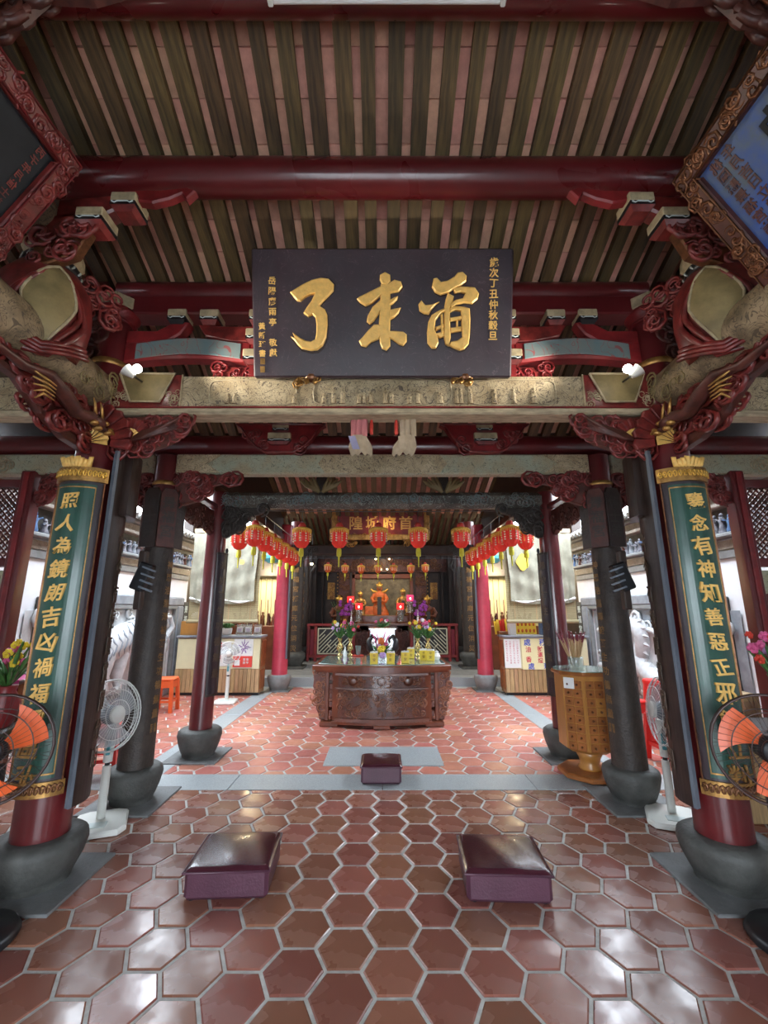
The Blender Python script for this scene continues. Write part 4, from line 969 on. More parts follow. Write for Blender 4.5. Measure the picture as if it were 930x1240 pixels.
# hanging cloth charms under the painted beam
for k, (x, mt1, mt2, lab) in enumerate(((-.17, 'cloth_lilac', 'cloth_pink', 'cloth charm with a lilac panel hanging under the painted beam, left one'), (.185, 'cloth_beige', 'cloth_beige', 'plain beige cloth charm hanging under the painted beam, right one'))):
    t = thing('cloth_charm', lab, 'charm', (x, 2.97, 2.9))
    m = MB()
    for j in range(3): m.grid(lambda u, v, j=j: (-.06+.04*j+.04*u, -.012*sin(u*3.1)-.006*j, -.13*v), 4, 3)
    m.build('upper_strip', 'cloth_pink' if k == 0 else 'cloth_beige', t)
    def bag(u, v):
        wd = .05+.075*v if v < .6 else .095-.02*(v-.6)
        return ((u-.5)*2*wd*.9+.02*(v if k == 0 else -v)-.02*k*v, -.02+.02*sin(u*9)*v, -.12-.15*v-.012*(sin(u*22) if v > .95 else 0))
    m = MB(); m.grid(bag, 12, 8); m.build('pouch', 'cloth_beige', t)
    m = MB(); m.grid(lambda u, v: (-.075+.05*u+.035*v*(1 if k == 0 else .3), -.045, -.14-.1*v), 4, 4); m.build('panel', mt1, t)
    sx = .09 if k == 0 else -.085
    m = MB().lathe([(.012, -.11), (.014, -.04), (.009, 0)], 8, T(sx, 0, 0)); m.build('tassel', 'poster_red', t)
# ================================================================ FURNITURE AND LOOSE THINGS
# kneeling stools
def stool_pad(x, y, rz, lab, wd=.44, dp=.42, h=.17):
    t = thing('kneeling_stool', lab, 'kneeler', (x, y, 0), rz, 'padded kneeling stools on the tiles')
    MB().box(0, 0, h*.5-.005, wd*.97, dp*.97, h-.012, b=.02).build('padded_side', 'leather_side', t)
    def top(u, v):
        a, b = u*2-1, v*2-1; e = (1-abs(a)**10)*(1-abs(b)**10)
        return (a*wd/2, b*dp/2, h-.03+.02*e**.25+.014*(1-a*a)*(1-b*b)-.0015*sin(a*7+b*3))
    m = MB().grid(top, 28, 28); m.build('cushion_top', 'leather', t)
    q = MB(); e = .004
    q.tube([(-wd/2, -dp/2, h-.03), (wd/2, -dp/2, h-.03), (wd/2, dp/2, h-.03), (-wd/2, dp/2, h-.03), (-wd/2, -dp/2, h-.03)], .006, 6); q.build('seam', 'leather_side', t)
    for a in (-1, 1):
        for b in (-1, 1): MB().cyl((a*wd*.4, b*dp*.4, 0), (a*wd*.4, b*dp*.4, .012), .02, 10).build('foot', 'black_plastic', t)
stool_pad(-.87, 2.985, 3, 'dark purple padded kneeling stool nearest on the left side of the floor', .47)
stool_pad(.70, 2.955, -3, 'dark purple padded kneeling stool nearest on the right side of the floor', .475)
stool_pad(-.012, 4.57, 0, 'small purple kneeling stool on the stone strip before the altar table', .38, .36, .175)
# standing fans ----------------------------------------------------------
def fan(x, y, lab, yaw, tilt, H=.78, r=.185, kind='white', base=True, rz_base=0, s=1.):
    t = thing('standing_fan', lab, 'fan', (x, y, 0)); W = 'white_plastic' if kind == 'white' else 'black_plastic'
    Rb = RZ(rz_base)
    if base:
        b = MB()
        if kind != 'white': b.lathe([(.2, .003), (.21, .02), (.19, .05), (.05, .075)], 24, T(0, .05, 0)); b.build('foot', W, t)
        else: b.prism([(-.16, -.2), (.16, -.2), (.2, -.12), (.17, .16), (.1, .2), (-.1, .2), (-.17, .16), (-.2, -.12)], .035, Rb @ T(0, 0, .004), b=.014); b.build('foot', W, t)
        if kind == 'white': MB().box(.0, -.08, .041, .13, .09, .006, Rb, b=.002).build('foot_label', 'white_line', t)
    pl = MB(); pl.tube([(0, .05, .03), (0, .05, H*.52)], .03, 10, Rb); pl.build('post', W, t)
    MB().tube([(0, .05, H*.52), (0, .05, H*.56)], .018, 8, Rb).build('joint', 'black_plastic', t)
    nk = MB().tube([(0, .05, H*.55), (0, .06, H*.9)], [.032, .036], 10, Rb); nk.build('control_neck', W, t)
    if kind == 'white': MB().box(0, .02, H*.7, .03, .02, .12, Rb, b=.005).build('control_panel', 'teal', t)
    HM = T(0, 0, H) @ RZ(yaw) @ RX(tilt)      # head axis along -Y
    mo = MB().lathe([(.03, -.15), (.06, -.13), (.07, -.02), (.06, .02)], 16, HM @ T(0, .12, 0) @ RX(90)); mo.build('motor', W, t)
    g = MB()
    for rr, yy in ((r, -.005), (r, .02), (r*.97, .05), (r*.7, .075), (r*.7, -.045), (r*.4, -.06)): g.tube([(rr*cos(a*pi/16), yy, rr*sin(a*pi/16)) for a in range(33)], .006 if rr == r else .003, 5, HM, cap=False)
    for k in range(44):
        a = 2*pi*k/44; c, s_ = cos(a), sin(a); tw = .16; c2, s2 = cos(a+tw), sin(a+tw)
        g.tube([(r*.24*c, -.064, r*.24*s_), (r*.65*cos(a+tw*.6), -.048, r*.65*sin(a+tw*.6)), (r*.93*c2, -.025, r*.93*s2), (r*c2, 0, r*s2)], .0013 if kind == 'white' else .0011, 3, HM, cap=False)
        if k % 2 == 0: g.tube([(r*.25*c, .08, r*.25*s_), (r*.75*c, .075, r*.75*s_), (r*.97*c, .05, r*.97*s_), (r*c, .02, r*s_)], .0012, 3, HM, cap=False)
    g.build('guard', 'wire_white' if kind == 'white' else 'wire_dark', t)
    MB().lathe([(.0, -.02), (r*.24, -.018), (r*.25, 0), (r*.22, .008), (0, .01)], 20, HM @ T(0, -.062, 0) @ RX(90)).build('guard_badge', W, t)
    MB().lathe([(.03, -.02), (r*.28, -.02), (r*.26, .025), (.0, .035)], 16, HM @ T(0, .01, 0) @ RX(90)).build('hub', 'relief_grey' if kind == 'white' else 'black_plastic', t)
    for k in range(3):
        a0 = k*120+15; m = MB()
        def bl(u, v): 
            a = R(a0+ (u-.5)*((95-25*v) if kind == 'white' else (48+14*v))+v*22); q = r*(.24+.64*v); return (q*cos(a), .03-.045*u, q*sin(a))
        m.grid(bl, 8, 5, HM); m.grid(lambda u, v: tuple(p+e for p, e in zip(bl(1-u, v), (0, .004, 0))), 8, 5, HM)
        m.build('blade', 'fan_blade' if kind == 'white' else 'orange_plastic', t)
    return t
fan(-2.08, 3.62, 'white standing fan beside the left front column', 70, -8, .76, .255, rz_base=20)
fan(2.2, 3.72, 'white standing fan turned edge-on beside the right front column', -102, -6, .77, .25, rz_base=-20)
fan(-2.69, 8.0, 'small white standing fan before the left counter, hub height near the red poster', 15, 0, .8, .2)
fan(-1.965, 2.4, 'black fan with orange blades cut off at the left edge of the view', 25, -2, .86, .26, 'black', True)
fan(1.965, 2.4, 'black fan with orange blades cut off at the right edge of the view', -25, -2, .86, .26, 'black', True)
# altar table ------------------------------------------------------------
t = thing('altar_table', 'carved rosewood altar table with bowed front and glass top', 'table', (-.01, 7.0, 0)); t.scale = (1, 1, .96)
def bow(x, d=0.): return -.62+d-.1*(1-min(1, abs(x)/.66)**2)
def slab(mb, z0, z1, W, front, back, b=.0):
    n = 16; xs = [-.68+1.36*i/n for i in range(n+1)]; pts = [(-W, -.52+front)]+[(x, bow(x)+front) for x in xs]+[(W, -.52+front), (W, back+.16), (-W, back+.16)]
    mb.prism(pts, z1-z0, T(0, 0, z0), b=b)
m = MB(); slab(m, .76, .83, .97, -.05, .5, .012); slab(m, .73, .76, .93, -.02, .47); m.build('table_top', 'rosewood', t)
m = MB(); slab(m, .83, .842, .9, .05, .44, .004); m.build('glass_sheet', 'glass_top', t)
m = MB(); slab(m, .07, .73, .66, .03, .4); m.build('cabinet_body', 'rosewood', t)
m = MB()
n = 24
def pan(u, v): x = -.6+1.2*u; return (x, bow(x)+.015-.0*v, .13+.57*v)
m.grid(pan, 24, 8); m.build('front_panel', 'rosewood_carved', t)
m = MB().grid(lambda u, v: (-.6+1.2*u, bow(-.6+1.2*u)-.03, .13+.56*v), 24, 2); m.build('clear_cover', 'clear_sheet', t)
m = MB(); rg = random.Random(4)
def curve_scroll(mb, n, seed, z0, z1, x0=-.58, x1=.58, R0=.06):
    rg = random.Random(seed)
    for k in range(n):
        x, z = rg.uniform(x0, x1), rg.uniform(z0, z1); r = R0*rg.uniform(.6, 1.2); d = rg.choice((-1, 1)); a = rg.uniform(0, 6.3); pts = []
        for i in range(14):
            q = r*(1.1-i/13*.9); b = a+d*i/13*9; px = max(-.62, min(.62, x+q*cos(b))); pts.append((px, bow(px)+.01, min(.7, max(.12, z+q*sin(b)))))
        mb.tube(pts, [.008+.004*sin(i) for i in range(14)], 5)
curve_scroll(m, 80, 8, .16, .48); m.build('carved_scrolls', 'rosewood_light', t)
m = MB(); curve_scroll(m, 34, 9, .56, .68, R0=.04); m.build('carved_frieze', 'rosewood_light', t)
for x in (-.39, 0, .36): MB().lathe([(0, 0), (.06, .004), (.065, .012), (.03, .02), (0, .02)], 18, T(x, bow(x)+.012, .62) @ RX(90)).build('carved_medallion', 'rosewood', t)
for z, h in ((.52, .02), (.1, .05), (.71, .03)):
    m = MB()
    for i in range(24):
        x0, x1 = -.64+1.28*i/24, -.64+1.28*(i+1)/24; m.box((x0+x1)/2, (bow(x0)+bow(x1))/2+.005, z, x1-x0+.004, .03, h)
    m.build('front_rail', 'rosewood', t)
for sx in (-1, 1):
    MB().box(sx*.645, -.55, .4, .05, .08, .68, b=.008).build('stile', 'rosewood', t); MB().box(sx*.76, -.52, .4, .05, .06, .66, b=.008).build('stile', 'rosewood', t)
    for k in range(5): MB().box(sx*.70, -.53, .17+k*.12, .05, .05, .08, b=.008).build('stile_panel', 'rosewood_carved', t)
    out = [(.78, .08), (.86, .08), (.875, .16), (.91, .22), (.9, .3), (.94, .36), (.93, .46), (.96, .52), (.95, .62), (.965, .7), (.97, .73), (.78, .73)]
    MB().prism([(sx*a, b) for a, b in out], .06, T(0, -.47, 0) @ XZ, b=.012).build('wing_panel', 'rosewood_carved', t)
    m = MB(); m.scrolls(inpoly([(sx*a, b) for a, b in out]), (min(sx*.78, sx*.97), max(sx*.78, sx*.97), .08, .73), 22, 31, .05, .18, .06, T(0, -.47, 0) @ XZ); m.build('wing_scroll', 'rosewood_light', t)
    MB().box(sx*.72, -.53, .035, .26, .14, .07, b=.012).build('foot', 'rosewood', t); MB().box(sx*.72, .3, .035, .26, .2, .07, b=.012).build('foot', 'rosewood', t)
    MB().box(sx*.8, 0, .4, .04, .9, .66, b=.008).build('end_panel', 'rosewood', t)
m = MB(); slab(m, .045, .09, .68, -.01, .3, .01); m.box(0, -.72, .03, .22, .1, .05, b=.01); m.build('plinth', 'rosewood', t)
ZT = .81
# things on the altar table
def petal_ball(mb, x, y, z, r, n=6):
    for k in range(n):
        a = 2*pi*k/n; mb.ball(x+r*.6*cos(a), y-.004*k, z+r*.6*sin(a), r*.55, r*.4, r*.55, 6, 4)
    mb.ball(x, y-r*.3, z, r*.4, n=6, m=4)
def bouquet(root, z, n, R0, seed, cols, hgt):
    rg = random.Random(seed); lf = MB()
    for k in range(26):
        a = rg.uniform(0, 6.28); q = rg.uniform(.2, 1)*R0; h = rg.uniform(.3, 1.1)*hgt
        p0 = (0, 0, z); p1 = (q*.6*cos(a), q*.6*sin(a), z+h*.6); p2 = (q*cos(a), q*sin(a), z+h*.9)
        lf.tube([p0, p1, p2], [.004, .016, .003], 4)
    lf.build('leaves', 'leaf', root)
    for k in range(n):
        a = rg.uniform(0, 6.28); q = rg.uniform(.15, .9)*R0; h = hgt*rg.uniform(.45, 1.05); m = MB()
        petal_ball(m, q*cos(a), q*sin(a)-.03, z+h, rg.uniform(.022, .034)); m.build('blossom', cols[k % len(cols)], root)
VP = [(.045, 0), (.05, .012), (.025, .03), (.02, .06), (.05, .1), (.055, .14), (.03, .19), (.022, .23), (.04, .27), (.045, .28)]
for k, (x, lab) in enumerate(((-.70, 'outermost on the left'), (-.53, 'on the left, inner one'), (.58, 'on the right, inner one'), (.75, 'outermost on the right'))):
    t = thing('flower_vase', 'pale brass vase with mixed fresh flowers on the altar table, %s' % lab, 'vase', (x, 7.5, ZT), 0, 'vases on the altar table')
    MB().lathe(VP, 16).build('vase', 'brass', t)
    bouquet(t, .27, 11, .17, 100+k, (['yellow_petal', 'red_petal', 'lilac_petal', 'pink_petal', 'white_petal'], ['red_petal', 'pink_petal', 'robe_orange', 'white_petal'], ['red_petal', 'yellow_petal', 'robe_orange', 'white_petal'], ['lilac_petal', 'pink_petal', 'yellow_petal', 'red_petal'])[k], .3)
    if k in (1, 2): m = MB(); [m.ball(.01, 0, .55+.03*j, .018-.002*j, n=6, m=4) for j in range(7)]; m.build('gladiolus_spike', 'white_petal', t)
t = thing('flower_arrangement', 'low arrangement with pink lilies and yellow bloom at the table centre', 'flowers', (-.02, 7.0, ZT))
MB().lathe([(.05, 0), (.08, .02), (.1, .06), (.09, .08)], 14).build('bowl', 'clear_glass', t)
bouquet(t, .06, 14, .19, 77, ['pink_petal', 'lilac_petal', 'white_petal', 'yellow_petal', 'red_petal'], .2)
m = MB(); petal_ball(m, 0, -.16, .16, .05, 8); m.build('yellow_bloom', 'yellow_petal', t)
m = MB(); petal_ball(m, .02, -.18, .08, .045, 8); m.build('lilac_bloom', 'lilac_petal', t)
m = MB(); [m.tube([(.05*s, -.05, .12), (.09*s, -.06, .3), (.17*s, -.05, .42)], [.006, .012, .003], 5) for s in (-1, -.5, .4, 1)]; m.build('lily_spray', 'pink_petal', t)
m = MB(); m.ball(0, -.1, .27, .05, .04, .06); m.build('orange_bloom', 'robe_orange', t)
for k, (x, y, rz) in enumerate(((-.12, 6.42, 8), (.115, 6.44, -12), (.322, 6.52, 4), (.44, 7.1, 2), (.61, 6.85, 10), (.715, 6.78, -14))):
    lab = ['broad yellow paper packet, leftmost on the glass', 'yellow paper packet second from left on the glass', 'yellow packet right of the table centre near the front edge', 'yellow packet standing furthest back on the right', 'open-topped yellow packet beside the rightmost vase', 'tilted yellow packet nearest the right front corner'][k]
    t = thing('yellow_packet', lab, 'packet', (x, y, ZT), rz, 'yellow incense packets on the altar table')
    MB().prism([(-.052, 0), (.052, 0), (.057, .145), (-.057, .145)], .05, T(0, .025, 0) @ XZ, b=.004).build('packet', 'paper_yellow', t)
    m = MB()
    for j in range(6): m.box(-.045+.018*j, 0, .15, .015, .03, .03+.006*(j % 3))
    m.build('paper_top', 'paper_white', t)
    m = MB(); write_col(m, '平安', T(0, -.026, .11) @ XZ, .045, .055, .1); m.build('printed_text', 'old_gold', t)
t = thing('cup_on_dish', 'pale cup standing on a red dish on the altar table', 'cup', (-.40, 7.5, ZT))
MB().lathe([(.0, 0), (.09, .0), (.1, .012), (.095, .016), (0, .01)], 20).build('dish', 'poster_red', t); MB().lathe([(.032, .015), (.045, .14), (.048, .16), (.04, .16), (.028, .03), (0, .03)], 16).build('cup', 'blue_plank', t)
t = thing('small_bottle', 'small white bottle between the two left vases', 'bottle', (-.61, 7.45, ZT)); MB().lathe([(.03, 0), (.033, .06), (.012, .1), (.012, .14), (.016, .15)], 12).build('bottle', 'paper_white', t)
t = thing('white_jug', 'white crumpled offering bag at the right end of the altar table', 'bag', (.82, 6.95, ZT)); MB().lathe([(.04, 0), (.06, .05), (.03, .1), (.035, .12), (.0, .13)], 9, sm=False).build('bag', 'paper_white', t)
# fortune-stick cabinet ----------------------------------------------------
t = thing('fortune_cabinet', 'octagonal honey-coloured wooden cabinet with small drawers, between the right columns', 'cabinet', (2.0, 4.635, 0))
MB().lathe([(.29, .014), (.3, .02), (.3, .05), (.28, .06)], 8, RZ(22.5), sm=False).build('foot_plate', 'honey_dark', t)
MB().lathe([(.1, .06), (.115, .08), (.085, .11), (.1, .16), (.12, .2), (.09, .24)], 20).build('pedestal', 'honey_wood', t)
MB().lathe([(.2, .235), (.262, .27), (.262, .93)], 8, RZ(22.5), sm=False).build('body', 'honey_wood', t)
MB().lathe([(.285, .93), (.295, .945), (.28, .965)], 8, RZ(22.5), sm=False).build('cabinet_top', 'honey_dark', t); MB().lathe([(.275, .966), (.275, .974)], 24).build('glass_sheet', 'glass_top', t)
ap = .262*cos(pi/8)
for fa, tag_ in ((-112.5-22.5, 0), (-90-22.5+22.5-0, 1)): pass
for f_i, fa in enumerate((-135, -90)):
    FM = RZ(fa+90) @ T(0, -ap, 0)
    for r_ in range(8):
        for c_ in range(2):
            x, z = -.043+.086*c_, .85-.078*r_
            d = MB().box(x, -.004, z, .078, .014, .07, FM, b=.004).build('drawer', 'honey_dark' if f_i == 0 or (r_, c_) not in ((3, 1), (2, 1)) else 'honey_wood', t)
            MB().lathe([(.012, 0), (.006, .008), (.01, .016), (0, .02)], 8, FM @ T(x, -.01, z) @ RX(90)).build('knob', 'bronze', d)
m = MB(); m.scrolls(lambda x, y: True, (-.06, .06, .4, .85), 14, 5, .04, .15, 0, RZ(45) @ T(0, -ap, 0) @ XZ); m.build('carved_scroll', 'honey_dark', t)
MB().box(-.03, -.003, .86, .1, .01, .1, RZ(-45) @ T(0, -ap-.012, 0), b=.002).build('paper_note', 'paper_white', t)
t = thing('fortune_sticks', 'holder of long bamboo fortune sticks with red tips on the cabinet', 'sticks', (1.95, 4.635, .975))
MB().lathe([(.07, 0), (.075, .01), (.075, .1), (.07, .11), (.065, .02), (0, .02)], 16).build('holder', 'clear_glass', t)
rg = random.Random(6)
for k in range(26):
    a = rg.uniform(0, 6.28); q = rg.uniform(.01, .05); s = 1.4+rg.uniform(.4, 1.3); p0 = Vector((q*.7*cos(a), q*.7*sin(a), .02)); p1 = Vector((q*s*cos(a)*1.5, q*s*sin(a)*1.5, .34+rg.uniform(-.03, .03))); pm = p0.lerp(p1, .78)
    st = MB().tube([p0, pm], .005, 5).build('stick', 'pale_wood', t); MB().tube([pm, p1], .0055, 5).build('red_tip', 'dark_red_gloss', st)
# red plastic stools -------------------------------------------------------
def red_stool(x, y, rz, lab, mt='red_plastic', h=.46):
    t = thing('plastic_stool', lab, 'stool', (x, y, 0), rz, 'plastic stools')
    MB().box(0, 0, h-.02, .28, .28, .04, b=.015).build('seat', mt, t)
    for a in (-1, 1):
        for b in (-1, 1): MB().add([(a*(.12+.03*k)+dx, b*(.12+.03*k)+dy, z) for k, z in ((0, h-.03), (1, 0)) for dx, dy in ((-.025, -.025), (.025, -.025), (.025, .025), (-.025, .025))], [(0, 3, 2, 1), (4, 5, 6, 7), (0, 1, 5, 4), (1, 2, 6, 5), (2, 3, 7, 6), (3, 0, 4, 7)]).build('leg', mt, t)
    m = MB()
    for a in (-1, 1): m.box(a*.132, 0, h-.09, .015, .24, .1); m.box(0, a*.132, h-.09, .24, .015, .1); m.box(a*.14, 0, .16, .012, .24, .03); m.box(0, a*.14, .16, .24, .012, .03)
    m.build('apron', mt, t)
red_stool(-3.42, 7.35, 5, 'orange-red plastic stool standing alone before the left counter', 'orange_plastic', .5)
red_stool(-2.72, 4.62, 20, 'red plastic stool half hidden behind the left front column')
for k, (x, y, z, lab) in enumerate(((3.0, 5.0, 0, 'red plastic stool nearest behind the right white fan'), (3.05, 5.75, 0, 'red plastic stool in the middle behind the right white fan'), (2.98, 6.6, 0, 'red plastic stool farthest behind the right white fan'))): red_stool(x, y, k*7, lab, 'red_plastic', .48)
t = thing('stool_stack', 'upturned tall stack top of red plastic stool against the relief wall', 'stool', (3.45, 5.9, 0), 0); MB().lathe([(.17, 0), (.15, .3), (.12, .62), (.11, .66), (0, .66)], 16).build('body', 'red_plastic', t); MB().lathe([(.12, .62), (.13, .66), (.12, .68)], 16).build('rim', 'red_plastic', t)
# service counters -----------------------------------------------------------
for side, x0, x1 in (('left', -3.88, -2.3), ('right', 2.3, 3.88)):
    lf = side == 'left'
    t = thing('service_counter', 'wood-planked counter with %s front panel on the %s' % ('cream' if lf else 'yellow notice-covered', side), 'counter', (0, 8.6, 0))
    MB().box((x0+x1)/2, .21, .53, x1-x0, .36, 1.0, b=.006).build('body', 'pale_wood', t)
    MB().box((x0+x1)/2, .2, 1.05, x1-x0+.03, .46, .04, b=.008).build('worktop', 'relief_grey', t)
    MB().box((x0+x1)/2, .02, .74, x1-x0-.02, .03, .54, b=.004).build('front_panel', 'cream_wall', t)
    MB().box((x0+x1)/2, .03, .03, x1-x0, .03, .05).build('kickboard', 'black_plastic', t)
    n = int((x1-x0)/.075)
    for i in range(n): MB().box(x0+(i+.5)*(x1-x0)/n, .015, .26, (x1-x0)/n-.006, .025, .41, b=.003).build('plank', 'pale_wood', t)
    xe = x1 if lf else x0; s = 1 if lf else -1
    for (y0, y1, z0, z1) in ((.06, .36, .1, .45), (.06, .36, .5, .98)): MB().box(xe+s*.008, (y0+y1)/2, (z0+z1)/2, .02, y1-y0, z1-z0, b=.006).build('end_panel', 'honey_dark', t)
    s_t = thing('side_counter', 'brown carved side cabinet running back from the %s counter' % side, 'counter', ((x1-.25) if lf else (x0+.25), 9.3 if False else 9.05, 0)) if False else None
P0 = 'poster'
t = thing('poster', 'red and white festival poster on the left counter front, firework-like bloom on top', 'poster', (-2.62, 8.595, 0))
MB().box(0, 0, .75, .36, .008, .52).build('sheet', 'paper_white', t); MB().box(0, -.006, .6, .36, .004, .2).build('red_field', 'poster_red', t)
m = MB(); rg = random.Random(1)
for k in range(26): a = rg.uniform(0, 6.28); q = rg.uniform(.05, .15); m.tube([(.02*cos(a), -.006, .86+.02*sin(a)), (q*cos(a), -.008, .86+q*sin(a))], [.003, .008], 4)
m.build('bloom_print', 'ink_purple', t)
m = MB(); write_col(m, '安平', T(.09, -.009, .64) @ XZ, .05, .06, .1); write_col(m, '吉祥', T(.03, -.009, .64) @ XZ, .05, .06, .1); write_col(m, '光明燈', T(.14, -.006, .9) @ XZ, .035, .045, .1); m.build('poster_text', 'white_line', t)
MB().box(-.1, -.009, .58, .1, .003, .1).build('white_square', 'paper_white', t)
t = thing('poster', 'pale poster with red corner on the left counter front behind the small fan', 'poster', (-3.0, 8.595, 0)); MB().box(0, 0, .74, .3, .008, .44).build('sheet', 'paper_white', t); MB().box(-.08, -.006, .8, .1, .004, .3).build('red_field', 'poster_red', t)
# right counter notices
t = thing('notice_board', 'yellow notice with blue and red characters on the right counter front', 'sign', (2.98, 8.592, 0))
MB().box(0, 0, .74, .72, .012, .56).build('sheet', 'pale_yellow', t)
m = MB(); [put_glyph(m, c, T(x, -.007, .95) @ XZ, .13, .1) for c, x in zip('處務服', (-.25, .04, .28))]; [put_glyph(m, c, T(x, -.007, .52) @ XZ, .12, .1) for c, x in zip('處理代', (-.2, .09, .29))]; m.build('blue_text', 'ink_blue', t)
m = MB(); put_glyph(m, '油', T(-.24, -.007, .82) @ XZ, .11, .1); put_glyph(m, '香', T(-.24, -.007, .64) @ XZ, .11, .1); write_col(m, '財運燈', T(-.02, -.007, .83) @ XZ, .1, .105, .1); write_col(m, '光明燈', T(.2, -.007, .83) @ XZ, .1, .105, .1); m.build('red_text', 'ink_red', t)
t = thing('notice_sheet', 'white notice with columns of small red characters on the right counter front', 'sign', (2.44, 8.592, 0))
MB().box(0, 0, .75, .3, .012, .52).build('sheet', 'paper_white', t)
m = MB()
for j in range(4): write_col(m, '一二三四五六七八九十'[j:]+'元位'[:j], T(.1-.067*j, -.007, .96) @ XZ, .035, .042, .1)
m.build('red_text', 'ink_red', t)
t = thing('lantern_list', 'yellow card of small lantern prints standing on the right counter', 'sign', (2.78, 8.75, 1.075))
MB().box(0, 0, .15, .4, .02, .27, RX(-8), b=.004).build('card', 'paper_yellow', t)
for r_ in range(2):
    for c_ in range(5): MB().ball(-.15+.075*c_, -.012+.015*r_, .08+.12*r_, .024, .006, .036, 7, 5).build('lantern_print', 'robe_orange', t)
for k, (x, h, mt, lab) in enumerate(((2.52, .28, 'paper_white', 'white paper folder left of the yellow card on the right counter'), (3.12, .33, 'figure_blue', 'blue file standing right of the yellow card'), (3.3, .33, 'paper_white', 'white file at the column end of the right counter'))):
    solo(MB().box(x, 8.82, 1.072+h/2, .08 if k else .12, .2, h, b=.004).build('file_folder', mt), lab, 'folder')
t = thing('red_envelope_rack', 'rack of yellow and red envelopes at the end of the right counter', 'rack', (2.42, 9.0, 1.075))
for k in range(5):
    MB().box(-.08+.03*k, .1-.05*k, .14+.02*(k % 2), .12, .012, .26, RZ(20) @ RX(-10)).build('envelope', 'paper_yellow' if k in (0, 1, 4) else 'poster_red', t)
MB().box(0, .02, .03, .26, .3, .06, b=.008).build('tray', 'honey_dark', t)
# left counter things
t = thing('potted_plant', 'small plant in a white pot on the left counter', 'plant', (-3.0, 8.72, 1.072))
MB().lathe([(.06, 0), (.09, .02), (.1, .13), (.09, .13), (.08, .1), (0, .1)], 14).build('pot', 'paper_white', t); m = MB(); rg = random.Random(3)
for k in range(30): a = rg.uniform(0, 6.28); q = rg.uniform(.05, .18); m.tube([(0, 0, .1), (q*.7*cos(a), q*.7*sin(a), .16+rg.uniform(0, .08)), (q*cos(a), q*sin(a), .13+rg.uniform(0, .08))], [.004, .02, .004], 4)
m.build('foliage', 'leaf', t)
for k, x in enumerate((-2.76, -2.6, -2.42)):
    t = thing('card_holder', 'clear card holder with white price card on the left counter, %s' % ('next to the plant', 'middle of three', 'nearest the counter end')[k], 'stand', (x, 8.75, 1.072)); MB().box(0, 0, .1, .15, .03, .2, RX(-10), b=.003).build('holder', 'clear_glass', t); MB().box(0, -.022, .1, .11, .004, .1, RX(-10)).build('card', 'paper_white', t)
    m = MB(); [m.box(-.0, -.026, .07+.02*j, .07, .003, .006, RX(-10)) for j in range(3)]; m.build('print', 'ink_purple', t)
t = thing('wooden_box', 'orange-brown wooden box on the left counter behind the column', 'box', (-3.68, 8.85, 1.072)); MB().box(0, 0, .13, .42, .3, .26, b=.008).build('box', 'honey_wood', t); MB().box(0, -.152, .13, .36, .01, .2, b=.004).build('box_panel', 'honey_wood', t)
t = thing('white_bag', 'crumpled white bag on the wooden box', 'bag', (-3.6, 8.85, 1.335)); m = MB(); m.grid(lambda u, v: (.16*cos(u*6.283)*sin(v*3.14)*(1+.1*sin(u*25)), .1*sin(u*6.283)*sin(v*3.14), .09-.09*cos(v*3.14)+.006*sin(u*40)), 16, 8); m.build('bag', 'paper_white', t)
# bamboo blinds with parchment scrolls hung before them
for MIR, side in ((1, 'left'), (-1, 'right')):
    t = thing('bamboo_blind', 'pale bamboo blind hanging above the %s counter, rolled at its foot' % side, 'blind', (-2.95, 8.3, 1.32))
    m = MB()
    for i in range(62): m.box(0, 0, .06+.0265*i, 1.28, .012, .024)
    m.build('slats', 'bamboo', t, kind='stuff'); MB().cyl((-.66, 0, .02), (.66, 0, .02), .035, 12).build('bottom_roll', 'bamboo', t); MB().box(0, 0, 1.72, 1.32, .05, .06, b=.01).build('head_rail', 'pale_wood', t)
    for x in (-.45, .1, .5): MB().box(x, -.009, .85, .012, .006, 1.7).build('tape', 'pale_wood', t)
    for k, (x, w_, z0) in enumerate(((-.4, .45, .38), (.24, .72, .36))):
        s_ = thing('cloth_scroll', '%s wrinkled cloth hanging over the %s bamboo blind' % ('narrow' if k == 0 else 'wide', side), 'cloth', (-2.95+x, 8.25, 1.32))
        m = MB(); m.grid(lambda u, v: ((u-.5)*w_*(1-.06*v)+.02*sin(v*7)*v, -.03-.022*sin(u*17+v*3)*(.3+v*.6)-.012*sin(v*23+u*5)*v, 1.66+(z0-1.66)*v-.03*sin(u*4)*(v > .97)), 30, 26); m.build('cloth', 'parchment', s_)
        MB().cyl((-w_/2, -.03, 1.67), (w_/2, -.03, 1.67), .014, 8).build('rod', 'pale_wood', s_); m = MB(); m.grid(lambda u, v: ((u-.5)*w_*.9, -.05-.02*sin(v*3.14)-.01*sin(u*14), z0+.03+.05*v*cos(u*5)), 16, 4); m.build('curled_hem', 'paper_white', s_)
    if MIR < 0:
        o = MB().prism([(.02*cos(a*.314)*(4.4+.5*cos(a*.314*5))*1.3, .02*sin(a*.314)*(4.4+.5*cos(a*.314*4))*1.7) for a in range(20)], .012, T(-2.62, 8.18, 2.42) @ XZ).build('paper_charm', 'paper_yellow'); solo(o, 'wavy-edged pale yellow paper emblem pinned on the right hanging cloth', 'emblem')
        o2 = MB(); put_glyph(o2, '福', T(-2.62, 8.165, 2.42) @ XZ, .1, .1); o3 = o2.build('emblem_text', 'fringe_gold', None); o3.parent = o
MIR = 1
